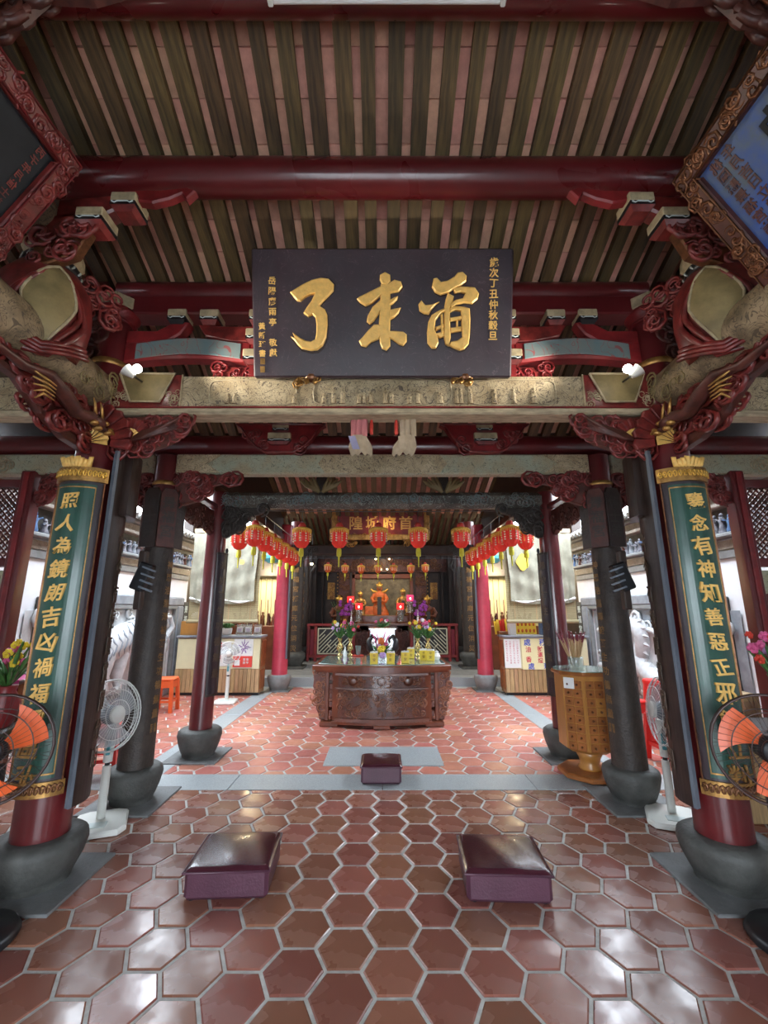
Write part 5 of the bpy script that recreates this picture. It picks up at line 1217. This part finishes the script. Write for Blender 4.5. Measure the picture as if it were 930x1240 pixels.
# lanterns ---------------------------------------------------------------------
def make_lantern(name, red, lab, grp):
    t = thing(name, lab, 'lantern', (0, 0, 0), 0, grp)
    MB().lathe([(.02, -.2), (.06, -.185), (.095, -.14), (.108, -.07), (.108, .02), (.08, .075)], 16).build('lantern_body', red, t)
    m = MB()
    for k in range(12): a = R(k*30); m.tube([(.02*cos(a), .02*sin(a), -.201), (.061*cos(a), .061*sin(a), -.186), (.097*cos(a), .097*sin(a), -.14), (.110*cos(a), .110*sin(a), -.07), (.11*cos(a), .11*sin(a), .03)], .003, 4)
    m.build('rib', 'robe_orange' if name != 'palace_lantern' else red, t)
    m = MB().lathe([(.122, .03), (.122, .05), (.112, .062), (.06, .08), (.03, .085)], 20)
    for k in range(30): a = R(k*12); m.tube([(.120*cos(a), .120*sin(a), .045), (.124*cos(a), .124*sin(a), -.002-.008*(k % 2))], [.013, .006], 4)
    m.build('fringe', 'fringe_gold', t)
    MB().lathe([(.05, .08), (.055, .1), (.03, .14), (.0, .145)], 10).build('cap', 'poster_red', t)
    m = MB()
    for k in range(6): a = R(k*60+25); m.tube([(.125*cos(a), .125*sin(a), .03), (.128*cos(a), .128*sin(a), -.1)], .004, 4)
    m.build('side_tassel', 'fringe_gold', t)
    m = MB()
    for a in (-90, -50, -130, 180, 0, 90):
        for j in range(4): m.ball(.108*cos(R(a)), .108*sin(R(a)), -.015-.032*j, .014, .014, .011, 6, 4)
    m.build('lettering', 'silver_ink', t)
    m = MB().lathe([(.03, -.31), (.034, -.27), (.032, -.215), (.012, -.195)], 10); m.build('tassel', 'tassel_yellow', t); MB().tube([(0, 0, -.31), (0, 0, -.45)], [.012, .008], 6).build('tassel_tail', 'tassel_yellow', t)
    MB().cyl((0, 0, .14), (0, 0, .3), .004, 5).build('cord', 'black_plastic', t)
    return t
proto = make_lantern('palace_lantern', 'lantern_red', 'red palace lantern, leftmost of the front row of five', 'red lanterns hung round the pavilion'); used_p = False
LZ = 2.545
names5 = ['red palace lantern, leftmost of the five in the front row', 'red palace lantern before the left end of the temple plaque', 'red palace lantern in the middle of the front row of five', 'red palace lantern before the right end of the temple plaque', 'red palace lantern, rightmost of the five in the front row']
spots = [(x, 5.75, LZ, n) for x, n in zip((-1.075, -.575, -.055, .475, 1.045), names5)]
ordn = ['nearest', 'second', 'third', 'fourth', 'fifth', 'sixth and farthest']
for sx, sd in ((-1, 'left'), (1, 'right')):
    spots += [(sx*(1.66), 5.6+.5*k, LZ+.0, '%s lantern of the red row running back along the %s side' % (ordn[k], sd)) for k in range(6)]
    spots.append((sx*1.95, 5.9, LZ, 'red lantern half hidden behind the %s side row, outermost' % sd))
for i, (x, y, z, n) in enumerate(spots):
    sc = 1.0
    if i == 0: o = proto; o.location = (x, y, z); o['label'] = n
    else: o = dup(proto, (x, y, z), [0, 25, -15, 40, 10][i % 5], n)
p2 = make_lantern('small_lantern', 'lantern_orange', 'x', 'small orange lanterns before the shrine')
for i, (px, dz) in enumerate(zip((396, 417, 436.5, 457, 476, 497, 514.5), (.02, 0, -.01, 0, 0, 0, .02))):
    x = (px-462.5)/529*12.3; n = 'small orange lantern before the shrine, %s of seven from the left' % ['first', 'second', 'third', 'fourth', 'fifth', 'sixth', 'seventh'][i]
    if i == 0: o = p2; o.location = (x, 12.4, 2.72+dz); o['label'] = n
    else: o = dup(p2, (x, 12.4, 2.72+dz), 15*i, n)
    o.scale = (.85, .85, .85)
solo(MB().tube([(-2.0, 5.75, 2.86), (-1, 5.75, 2.845), (0, 5.75, 2.84), (1, 5.75, 2.845), (2.0, 5.75, 2.86)], .006, 6).build('hanging_wire', 'grey_edge'), 'thin wire carrying the front row of lanterns', 'wire')
for sx, sd in ((-1, 'left'), (1, 'right')): solo(MB().tube([(sx*1.66, 5.3, 2.86), (sx*1.66, 8.6, 2.85)], .006, 6).build('hanging_wire', 'grey_edge'), 'thin wire carrying the %s side row of lanterns' % sd, 'wire')
solo(MB().tube([(-2.3, 12.73, 2.985), (-1.9, 12.4, 2.975), (1.9, 12.4, 2.975), (2.3, 12.73, 2.985)], .006, 6).build('hanging_wire', 'grey_edge'), 'thin wire carrying the small orange lanterns before the shrine', 'wire')
for sx, sd in ((-1, 'left'), (1, 'right')):
    t = thing('ceiling_lamp', 'teal and white octagonal hanging lamp behind the %s lantern row' % sd, 'lamp', (sx*2.1, 8.4, 2.5)); MB().lathe([(.1, -.08), (.2, 0), (.21, .05), (.15, .1)], 8, sm=False).build('shade', 'teal', t); MB().lathe([(.08, -.085), (.16, -.03), (.15, -.02), (0, -.06)], 8, sm=False).build('diffuser', 'paper_white', t); MB().cyl((0, 0, .1), (0, 0, .6), .01, 6).build('stem', 'black_plastic', t)
# ================================================================ SHRINE AND BACKGROUND
t = thing('temple_plaque', 'red temple plaque with gilt border and four gold characters behind the lanterns', 'plaque', (-.04, 9.1, 2.98))
PM = RX(8) @ XZ
MB().box(0, .36, -.02, 2.06, .72, .05, PM, b=.01).build('board', 'red_paint', t)
fm = MB()
for a, b, c, d in ((0, .66, 2.06, .12), (0, .06, 2.06, .12), (-.97, .36, .12, .48), (.97, .36, .12, .48)): fm.box(a, b, .01, c, d, .05, PM, b=.012)
fm.build('gilt_frame', 'old_gold', t); m = MB(); m.scrolls(lambda x, y: abs(x) > .9 or y > .6 or y < .12, (-1, 1, .02, .7), 90, 3, .045, .18, .03, PM, 9); m.build('frame_scroll', 'old_gold', t)
for i, c in enumerate('隍城府首'):
    m = MB(); put_glyph(m, c, PM @ T(-.52+.35*i, .36, .0), .3, .8); m.build('character', 'gold_leaf', t)
for k, s in enumerate((-.62, .62)):
    o = MB(); o.scrolls(lambda x, y: True, (-.12, .12, -.06, .06), 8, 7+k, .05, .2, 0, T(s-.04, 9.1, 2.93) @ XZ); solo(o.build('plaque_rest', 'old_gold'), 'small gilt carved rest under the temple plaque, %s one' % ('left' if k == 0 else 'right'), 'bracket')
pl = light('plaque_light', 'SPOT', (0, 8.75, 3.52), (R(28), 0, 0), 24, (1, .75, .4), spot_size=R(110), spot_blend=.6, shadow_soft_size=.3)
# railings with key-fret panels
ZP = .17
for MIR, side in ((1, 'left'), (-1, 'right')):
    t = thing('railing', 'red wooden railing with black and white fret panel, %s of the altar' % side, 'railing', (-1.42, 12.5, ZP))
    for x in (-.62, -.42, .62): MB().box(x, 0, .48, .08, .08, .96, b=.01).build('post', 'red_paint', t)
    MB().box(0, 0, .97, 1.34, .1, .07, b=.012).build('top_rail', 'red_paint', t); MB().box(0, 0, .14, 1.3, .07, .08, b=.01).build('bottom_rail', 'red_paint', t)
    MB().box(-.52, 0, .5, .1, .03, .7).build('side_panel', 'dark_red_gloss', t)
    MB().box(.1, .01, .54, .94, .03, .7).build('fret_backing', 'black_plastic', t)
    m = MB(); 
    for a, b, c, d in ((.1, .87, .9, .03), (.1, .21, .9, .03), (-.35, .54, .03, .66), (.55, .54, .03, .66)): m.box(a, -.02, b, c, .03, d)
    m.build('fret_frame', 'fret_white', t)
    m = MB(); x0, x1, z0, z1 = -.32, .52, .24, .84
    def seg(xa, za, xb, zb): m.tube([(xa, -.02, za), (xb, -.02, zb)], .016, 4)
    for k in range(-8, 12):
        a = x0+k*.105; lo, hi = max(x0, a), min(x1, a+.6)
        if hi-lo > .08:
            l2 = hi-(hi-lo)*(.0 if k % 3 else .45); seg(lo, z0+(lo-a), l2, z0+(l2-a))
        if k % 2 == 0: 
            xm = a+.22
            if x0+.02 < xm < x1-.1: seg(xm, z0+.22, xm+.09, z0+.13)
    m.build('fret_bar', 'fret_white', t)
MIR = 1
# altar tables in the shrine
t = thing('offering_table', 'tall carved brown offering table behind the railings', 'table', (0, 13.3, ZP))
MB().box(0, 0, .97, 1.75, .6, .06, b=.012).build('table_top', 'rosewood', t)
for s in (-1, 1):
    for y in (-.25, .25): MB().box(s*.78, y, .47, .09, .09, .94, b=.01).build('leg', 'rosewood', t)
    m = MB().box(s*.58, -.28, .5, .34, .03, .85); m.build('end_panel', 'rosewood_carved', t)
    m = MB(); m.scrolls(lambda x, y: True, (s*.58-.14, s*.58+.14, .15, .85), 18, 5, .07, .15, 0, T(0, -.3, 0) @ XZ); m.build('carving', 'rosewood_carved', t)
MB().box(0, -.28, .85, 1.5, .03, .18).build('apron', 'rosewood_carved', t)
t = thing('censer', 'polished silver rectangular incense burner with black side handles', 'censer', (0, 8.62, .0))
MB().box(0, 0, .96, .48, .36, .5, b=.02).build('body', 'silver', t); MB().box(0, 0, 1.2, .52, .4, .03, b=.008).build('rim', 'silver', t)
for s in (-1, 1): MB().tube([(s*.18, -.2, .76), (s*.24, -.22, .86), (s*.25, -.22, .98), (s*.19, -.2, 1.07), (s*.12, -.2, 1.02), (s*.13, -.2, .95)], [.045, .06, .05, .045, .03, .02], 8).build('handle', 'black_plastic', t)
MB().box(0, 0, .36, .6, .38, .72, b=.02).build('stand', 'rosewood', t)
t = thing('flower_arrangement', 'dark red and white flowers on top of the silver incense burner', 'flowers', (0, 8.62, 1.215)); bouquet(t, .0, 9, .2, 55, ['dark_red_gloss', 'pink_petal', 'white_petal', 'red_petal'], .16)
# back shrine wall with carved panels
t = thing('shrine_screen', 'dark carved shrine screen with gilded openwork behind the deities', 'screen', (0, 15.2, ZP))
MB().box(0, .1, 1.75, 4.6, .1, 3.5).build('back_board', 'dark_wood', t)
MB().box(0, .03, 1.62, 1.9, .05, 1.6).build('painting', 'painting', t)
fm = MB()
for s in (-1, 1): fm.box(s*1.0, -.02, 1.6, .12, .1, 2.2, b=.015)
fm.box(0, -.02, 2.5, 2.2, .1, .16, b=.015); fm.build('painting_frame', 'rosewood', t)
for s in (-1, 1):
    m = MB().box(s*1.3, -.03, 1.8, .4, .05, 2.0); m.build('openwork_panel', 'dark_carving', t)
    m = MB(); m.scrolls(lambda x, y: True, (s*1.3-.17, s*1.3+.17, .9, 2.75), 40, 5+s, .085, .15, 0, T(0, -.07, 0) @ XZ, 9); m.build('openwork_scroll', 'bronze', t)
    m = MB().box(s*1.75, -.03, 1.7, .36, .05, 2.2); m.build('door_leaf', 'dark_wood', t)
    m = MB().box(s*1.75, -.07, 2.0, .24, .03, .56); m.build('gilt_panel', 'old_gold', t); m = MB(); m.scrolls(lambda x, y: True, (s*1.75-.1, s*1.75+.1, 1.75, 2.25), 14, 9, .06, .15, 0, T(0, -.09, 0) @ XZ, 9); m.build('gilt_scroll', 'bronze', t)
    for x in (1.08, 1.53, 2.05): MB().box(s*x, -.06, 1.7, .07, .12, 3.2, b=.01).build('post', 'dark_wood', t)
    m = MB(); [m.ball(s*1.53, -.13, .9+.12*k, .022, .015, .03, 6, 4) for k in range(16)]; m.build('gilt_text', 'old_gold', t)
m = MB().box(0, -.1, 2.86, 4.4, .1, .44); m.build('frieze', 'dark_carving', t); m = MB(); m.scrolls(lambda x, y: True, (-2.1, 2.1, 2.68, 3.05), 70, 12, .1, .15, 0, T(0, -.16, 0) @ XZ, 9); m.build('frieze_scroll', 'bronze', t)
# wing walls of the shrine
for MIR, side in ((1, 'left'), (-1, 'right')):
    t = thing('shrine_wing', 'dark panelled wing with lit doorway on the %s of the shrine' % side, 'screen', (-2.95, 14.6, ZP))
    MB().box(0, .1, 1.7, 1.5, .08, 3.4).build('board', 'dark_wood', t); MB().box(.28, .04, 1.3, .5, .04, 2.0).build('cream_panel', 'cream_wall', t); MB().box(.28, .03, 2.5, .6, .05, .36).build('gilt_lintel', 'honey_wood', t)
    MB().box(.2, 0, 1.15, .16, .05, 1.7).build('door_gap', 'white_wall', t)
    for x in (-.02, .56): MB().box(x, 0, 1.7, .1, .12, 3.4, b=.01).build('post', 'dark_wood', t)
    MB().tube([(.62, -.1, 2.6), (.72, -.1, 2.8), (.6, -.12, 2.95)], [.06, .08, .03], 6).build('carved_corner', 'black_carving', t)
    t = thing('slat_screen', 'cream vertical-slat screen beyond the %s counter' % side, 'screen', (-3.25, 11.6, ZP))
    MB().box(0, .03, 1.55, 1.6, .02, 2.4).build('backing', 'cream_wall', t)
    for k in range(11): MB().box(-.72+.144*k, 0, 1.55, .13, .03, 2.4, b=.004).build('slat', 'pale_yellow', t)
    t = thing('altar_cabinet', 'dark side altar with clustered small figures beyond the %s counter' % side, 'altar', (-3.1, 11.1, ZP))
    MB().box(0, 0, .5, 1.3, .5, 1.0, b=.01).build('body', 'rosewood', t); rg = random.Random(8)
    for k in range(9):
        x = -.56+.14*k; h = rg.uniform(.22, .34); m = MB().lathe([(.06, 0), (.065, .03), (.04, h*.6), (.05, h*.78), (.02, h)], 8, T(x, rg.uniform(-.12, .1), 1.0)); m.ball(x, 0, 1.02+h, .035); m.build('figure', ['dark_carving', 'rosewood', 'bronze'][k % 3], t)
    for k in range(6): MB().tube([(-.45+.17*k, .1, 1.0), (-.45+.17*k, .1, 1.62)], .01, 5).build('incense_rod', 'dark_red_gloss', t)
    MB().box(0, .26, 2.55, 1.6, .3, .7, b=.02).build('canopy', 'black_carving', t)
MIR = 1
# deities: seated robed statues, each one continuous body with head, arms, crown
def deity(x, y, z, h, lab, robe, crown, seed, cat='statue', arms=1):
    t = thing('deity_statue', lab, cat, (x, y, z)); s = h
    b = MB().lathe([(.30*s, 0), (.31*s, .06*s), (.25*s, .2*s), (.17*s, .38*s), (.15*s, .5*s), (.19*s, .62*s), (.17*s, .7*s), (.06*s, .755*s), (.05*s, .78*s), (.085*s, .82*s), (.09*s, .87*s), (.07*s, .93*s), (0, .95*s)], 18, S(1, .7, 1))
    for q in (-1, 1): b.tube([(q*.16*s, 0, .67*s), (q*.24*s, -.04*s, .52*s), (q*.19*s, -.16*s, .42*s), (q*.08*s, -.21*s, .45*s)], [.06*s, .065*s, .05*s, .03*s], 8)
    b.build('robed_body', robe, t)
    f = MB().ball(0, -.035*s, .865*s, .062*s, .05*s, .075*s); f.ball(0, -.088*s, .855*s, .012*s, .014*s, .018*s, 6, 4)
    for q in (-1, 1): f.ball(q*.025*s, -.08*s, .88*s, .009*s, .006*s, .006*s, 6, 4); f.ball(q*.066*s, -.02*s, .865*s, .014*s, .014*s, .025*s, 6, 4); f.ball(q*.07*s, -.22*s, .45*s, .03*s, .028*s, .028*s, 7, 5)
    f.build('face_and_hands', 'skin_gold', t)
    c = MB().lathe([(.1*s, .91*s), (.11*s, .95*s), (.07*s, 1.0*s), (.03*s, 1.06*s), (0, 1.08*s)], 10)
    if crown == 'wings':
        for q in (-1, 1): c.tube([(q*.08*s, 0, .74*s), (q*.2*s, -.02*s, .76*s), (q*.28*s, -.02*s, .84*s)], [.03*s, .04*s, .015*s], 6)
    for q in (-1, 1): c.ball(q*.09*s, -.02*s, .98*s, .025*s)
    c.build('crown', 'gold', t)
    m = MB(); rg = random.Random(seed)
    m.scrolls(lambda x, y: True, (-.12*s, .12*s, .1*s, .6*s), 10, seed, .05*s, .2, .19*s, XZ); m.build('robe_gilding', 'old_gold', t)
    m = MB().box(0, -.2*s, .3*s, .13*s, .06*s, .56*s, b=.01); m.build('sash', 'black_carving', t)
    return t
solo(MB().box(0, 14.55, ZP+.6, 2.0, .7, 1.2, b=.02).build('altar_pedestal', 'rosewood_carved'), 'brown carved pedestal carrying the main deities', 'altar')
deity(-.1, 14.5, ZP+1.2, 1.0, 'large central deity statue in orange robe with golden crown', 'robe_orange', 'wings', 1)
deity(-.72, 14.35, ZP+1.2, .72, 'smaller gilded attendant statue left of the central deity', 'old_gold', '', 2)
deity(.66, 14.35, ZP+1.2, .8, 'smaller gilded attendant statue right of the central deity', 'old_gold', '', 3)
deity(-1.35, 13.9, ZP+.75, 1.0, 'cloaked orange statue at the left side before the screen', 'robe_dull', '', 4)
deity(1.4, 13.9, ZP+.75, 1.0, 'cloaked orange statue at the right side before the screen', 'robe_dull', '', 5)
for s, sd in ((-1, 'left'), (1, 'right')): solo(MB().box(s*1.38, 13.95, ZP+.375, .6, .5, .75, b=.02).build('side_pedestal', 'rosewood_carved'), 'brown pedestal under the cloaked statue on the %s' % sd, 'pedestal')
m = MB(); put = thing('red_tablet', 'orange-red tablet standing before the central deity', 'tablet', (-.42, 14.25, ZP+1.2)); MB().box(0, 0, .14, .26, .05, .28, b=.01).build('tablet', 'robe_orange', put); MB().box(0, .0, .01, .3, .1, .03).build('foot', 'old_gold', put)
# candle lamps: glass cylinders with red lit tops
for k, (x, y, z, mt, lab) in enumerate(((-.7, 13.3, 1.19, 'lamp_red', 'glass candle lamp with lit red top on the offering table, left'), (.53, 13.3, 1.19, 'lamp_red', 'glass candle lamp with lit red top on the offering table, right'), (-.98, 13.7, 1.4, 'lamp_red', 'taller red-lit candle lamp at the back on the left'), (.85, 13.7, 1.44, 'lamp_pink', 'taller pink-lit candle lamp at the back on the right'))):
    t = thing('candle_lamp', lab, 'lamp', (x, y, z)); MB().lathe([(.1, 0), (.1, .36)], 16).build('glass_cylinder', 'clear_glass', t); MB().lathe([(.105, .36), (.11, .37), (.11, .54), (.1, .555), (0, .555)], 16).build('lit_top', mt, t)
    MB().lathe([(.07, .02), (.05, .1), (.07, .2), (.04, .28), (.05, .34)], 10).build('inner_candle', 'bronze', t); MB().lathe([(.14, -.02), (.14, .02)], 16).build('foot', 'bronze', t); MB().ball(.0, -.112, .44, .022, .01, .03).build('flame', 'lamp_warm', t)
    if k > 1: MB().lathe([(.07, -z+ZP), (.05, -.02)], 10).build('stand', 'rosewood', t)
for s, sd in ((-1, 'left'), (1, 'right')):
    t = thing('orchid_spray', 'purple orchid spray beside the back candle lamp on the %s' % sd, 'flowers', (s*1.12, 13.55, 1.28)); MB().lathe([(.08, -1.18), (.06, -.4), (.1, .08)], 10).build('stand', 'rosewood', t)
    rg = random.Random(9); lf = MB()
    for k in range(5): lf.tube([(0, 0, .0), (.06*s*k-.1, 0, .3), (.08*s*k-.12, -.05, .5)], .008, 5)
    lf.build('stem', 'leaf', t)
    for k in range(22): m = MB(); petal_ball(m, rg.uniform(-.2, .22), -.06+rg.uniform(-.04, .04), .2+rg.uniform(-.1, .35), .05, 5); m.build('blossom', 'purple_petal', t)
for k, (x, z, r) in enumerate(((-.07, 2.83, .05), (.15, 2.83, .03), (-.22, 3.16, .03), (.22, 3.16, .03), (-2.3, 3.0, .05))):
    t = thing('ceiling_spot', 'tiny warm spotlight glowing above the deities, %s' % ('left of the lower pair', 'right of the lower pair', 'left of the upper pair', 'right of the upper pair', 'far left over the side altar')[k], 'lamp', (x, 14.2, z)); MB().ball(0, 0, 0, r).build('bulb', 'lamp_warm', t); MB().lathe([(r*.6, 0), (r*1.1, .06)], 10).build('socket', 'black_plastic', t); MB().cyl((0, 0, .05), (0, 0, 1.0), .008, 5).build('stem', 'black_plastic', t)
sl = light('shrine_light', 'SPOT', (0, 13.2, 3.5), (0, 0, 0), 75, (1, .78, .5), spot_size=R(100), spot_blend=.7, shadow_soft_size=.15); sl.rotation_euler = (Vector((0, 14.8, 1.6))-sl.location).to_track_quat('-Z', 'Y').to_euler()
for sx in (-1, 1): light('side_altar_light', 'POINT', (sx*3.0, 10.6, 2.5), (0, 0, 0), 60, (1, .8, .5), shadow_soft_size=.1)
# ================================================================ STONE RELIEFS ON THE SIDE WALLS
t = thing('tiger_relief', 'white carved stone relief of a striped tiger on the left wall', 'relief', (-4.05, 6.8, .3))
def rel(u, v):
    y, z = -1.75+3.5*u, 1.24*v
    d = .02+.03*max(0, sin(y*2.2+z*2))*max(0, 1-z/.7)+.02*sin(y*5+z*4)*(z < .5)
    return (d, y, z)
m = MB(); m.grid(rel, 60, 24, None); m.build('rock_ground', 'relief_stone', t)
m = MB(); pts = [(.1, 1.3, .72), (.13, .9, .84), (.16, .45, .86), (.17, .0, .8), (.16, -.35, .68), (.16, -.55, .5)]; rr = [.16, .24, .26, .25, .21, .16]
m.tube(pts, rr, 14, S(.75, 1, 1)); m.ball(.17, -.7, .42, .13, .2, .16); m.ball(.2, -.86, .36, .07, .1, .08)
for q in (-.78, -.6): m.ball(.2, q, .57, .03, .05, .06)
for (y, z) in ((-.35, .6), (.0, .6), (.85, .7), (1.15, .65)): m.tube([(.16, y, z), (.2, y-.12, z-.28), (.2, y-.05, .16), (.22, y-.18, .12)], [.13, .09, .06, .05], 8)
m.tube([(.12, 1.4, .75), (.14, 1.6, .95), (.14, 1.45, 1.12), (.14, 1.25, 1.1)], [.06, .05, .045, .02], 8)
m.build('tiger_body', 'relief_stone', t)
m = MB()
for k in range(16):
    u = k/15*4.6; i = int(min(4, u)); f = u-i; p = [a+(b-a)*f for a, b in zip(pts[i], pts[i+1])]; r = (rr[i]+(rr[i+1]-rr[i])*f)*1.02
    m.tube([(.75*p[0]+.75*r*cos(a*.3), p[1]+.03*sin(a*2.), p[2]+r*sin(a*.3)) for a in range(-2, 6)], [.004, .012, .014, .014, .014, .012, .01, .004], 5)
m.build('stripe', 'relief_grey', t)
m = MB(); m.scrolls(lambda y, z: z > .95 or y > 1.2 or y < -1.1, (-1.6, 1.6, .05, 1.2), 40, 4, .12, .22, .03, RZ(90) @ XZ); m.build('cloud_scroll', 'relief_stone', t)
MIR = -1
t = thing('dragon_relief', 'white carved stone relief of a coiled dragon on the right wall', 'relief', (-4.05, 6.8, .3))
m = MB(); m.grid(rel, 60, 24, None); m.build('rock_ground', 'relief_grey', t)
cp = []
for k in range(40):
    a = k/39; cp.append((.13, -1.2+1.9*a+.35*cos(a*11), .62+.38*sin(a*11)))
m = MB(); m.tube(cp, [.06+.07*sin(pi*k/39)+.02 for k in range(40)], 12); m.build('dragon_body', 'relief_stone', t)
m = MB()
for k in range(2, 39):
    p = Vector(cp[k]); d = (Vector(cp[min(39, k+1)])-Vector(cp[k-1])).normalized(); nn = Vector((0, -d.z, d.y)); r = .06+.07*sin(pi*k/39)+.02
    for sgn in (-1, 1): m.add([p+nn*sgn*r*.9-d*.03+Vector((.03, 0, 0)), p+nn*sgn*r*.9+d*.03+Vector((.03, 0, 0)), p+nn*sgn*(r+.05)+d*.03, p+nn*sgn*r*.9+Vector((.07, 0, 0))], [(0, 1, 3), (1, 2, 3), (2, 0, 3), (0, 2, 1)])
m.build('spine_fins', 'relief_stone', t)
m = MB(); m.ball(.18, .9, .95, .13, .2, .15); m.ball(.22, 1.08, .9, .08, .12, .07)
for s in (-1, 1): m.tube([(.2, .82, 1.02+.05*s), (.22, .7, 1.1+.08*s), (.2, .55, 1.1+.12*s)], [.03, .025, .006], 6)
m.build('dragon_head', 'relief_stone', t)
rg = random.Random(17)
for k in range(50): MB().ball(.06+rg.uniform(0, .1), rg.uniform(-1.1, 1.6), rg.uniform(.03, .34), rg.uniform(.05, .09), n=8, m=6).build('pebble', 'relief_stone', t)
MB().lathe([(.0, -.02), (.3, 0), (.34, .05), (.28, .08), (.26, .05), (0, .04)], 24, T(.05, -.1, .66) @ RY(90)).build('sun_disc', 'relief_stone', t)
m = MB(); m.scrolls(lambda y, z: True, (-1.6, 1.6, .1, 1.2), 70, 14, .1, .25, .05, RZ(90) @ XZ, 10); m.build('cloud_scroll', 'relief_stone', t)
MIR = 1
# ================================================================ EDGES OF THE FRAME
t = thing('side_table', 'brown wooden side table at the left edge behind the orange-bladed fan', 'table', (-3.02, 3.55, 0))
MB().box(0, 0, .7, .95, .6, .05, b=.01).build('table_top', 'dark_wood', t); MB().box(0, -.28, .6, .9, .03, .14).build('apron', 'rosewood', t)
for a in (-.4, .4):
    for b in (-.25, .25): MB().box(a, b, .34, .06, .06, .68, b=.008).build('leg', 'rosewood', t)
t = thing('donation_box', 'brown wooden box topped with magenta cloth at the left edge', 'box', (-2.95, 3.68, .726)); MB().box(0, 0, .13, .34, .28, .26, b=.008).build('box', 'honey_dark', t)
m = MB(); m.grid(lambda u, v: (-.19+.38*u, -.155+.006*sin(u*30), .30-.12*v), 24, 4); m.grid(lambda u, v: (-.19+.38*u, -.155+.3*v, .30), 6, 4); m.build('cloth', 'magenta_cloth', t)
for MIR, sd in ((1, 'left'), (-1, 'right')):
    t = thing('flower_vase', 'vase of %s at the %s edge of the view' % ('yellow and pink flowers' if MIR > 0 else 'red and lilac flowers', sd), 'vase', (-2.86 if MIR > 0 else -2.72, 3.2 if MIR > 0 else 3.0, .728 if MIR > 0 else .76))
    if MIR > 0: t.location = (-2.75, 3.4, .728)
    else: t.location = (2.68, 3.1, .762)
    MB().lathe([(.06, 0), (.09, .06), (.1, .16), (.06, .24), (.07, .28)], 16).build('vase', 'red_paint', t); bouquet(t, .26, 16, .2, 31 if MIR > 0 else 32, ['yellow_petal', 'yellow_petal', 'pink_petal', 'yellow_petal'] if MIR > 0 else ['red_petal', 'pink_petal', 'lilac_petal', 'red_petal'], .34)
MIR = 1
t = thing('side_table', 'dark altar side table at the right edge under the flower vase', 'table', (2.95, 3.2, 0))
MB().box(0, 0, .735, 1.0, .7, .05, b=.01).build('table_top', 'dark_wood', t); MB().box(0, -.33, .62, .95, .03, .16).build('apron', 'black_carving', t)
for a in (-.42, .42):
    for b in (-.28, .28): MB().box(a, b, .36, .07, .07, .71, b=.008).build('leg', 'dark_wood', t)
t = thing('wooden_crate', 'pale wooden box behind the green board at the right edge', 'box', (2.78, 3.8, 0)); MB().box(0, 0, .45, .34, .3, .9, b=.008).build('box', 'pale_wood', t); MB().box(0, -.152, .7, .28, .008, .3, b=.003).build('front_panel', 'pale_wood', t)

for o in bpy.data.objects:                     # tiny repeated details, too small to pick apart
    if o.parent and o.name.split('.')[0] in ('side_tassel', 'collar_wave', 'board_text', 'gilt_text', 'lettering', 'inscription', 'fret_bar', 'coping_tiles', 'frieze_scroll', 'gilt_text', 'fringe'): o['kind'] = 'stuff'
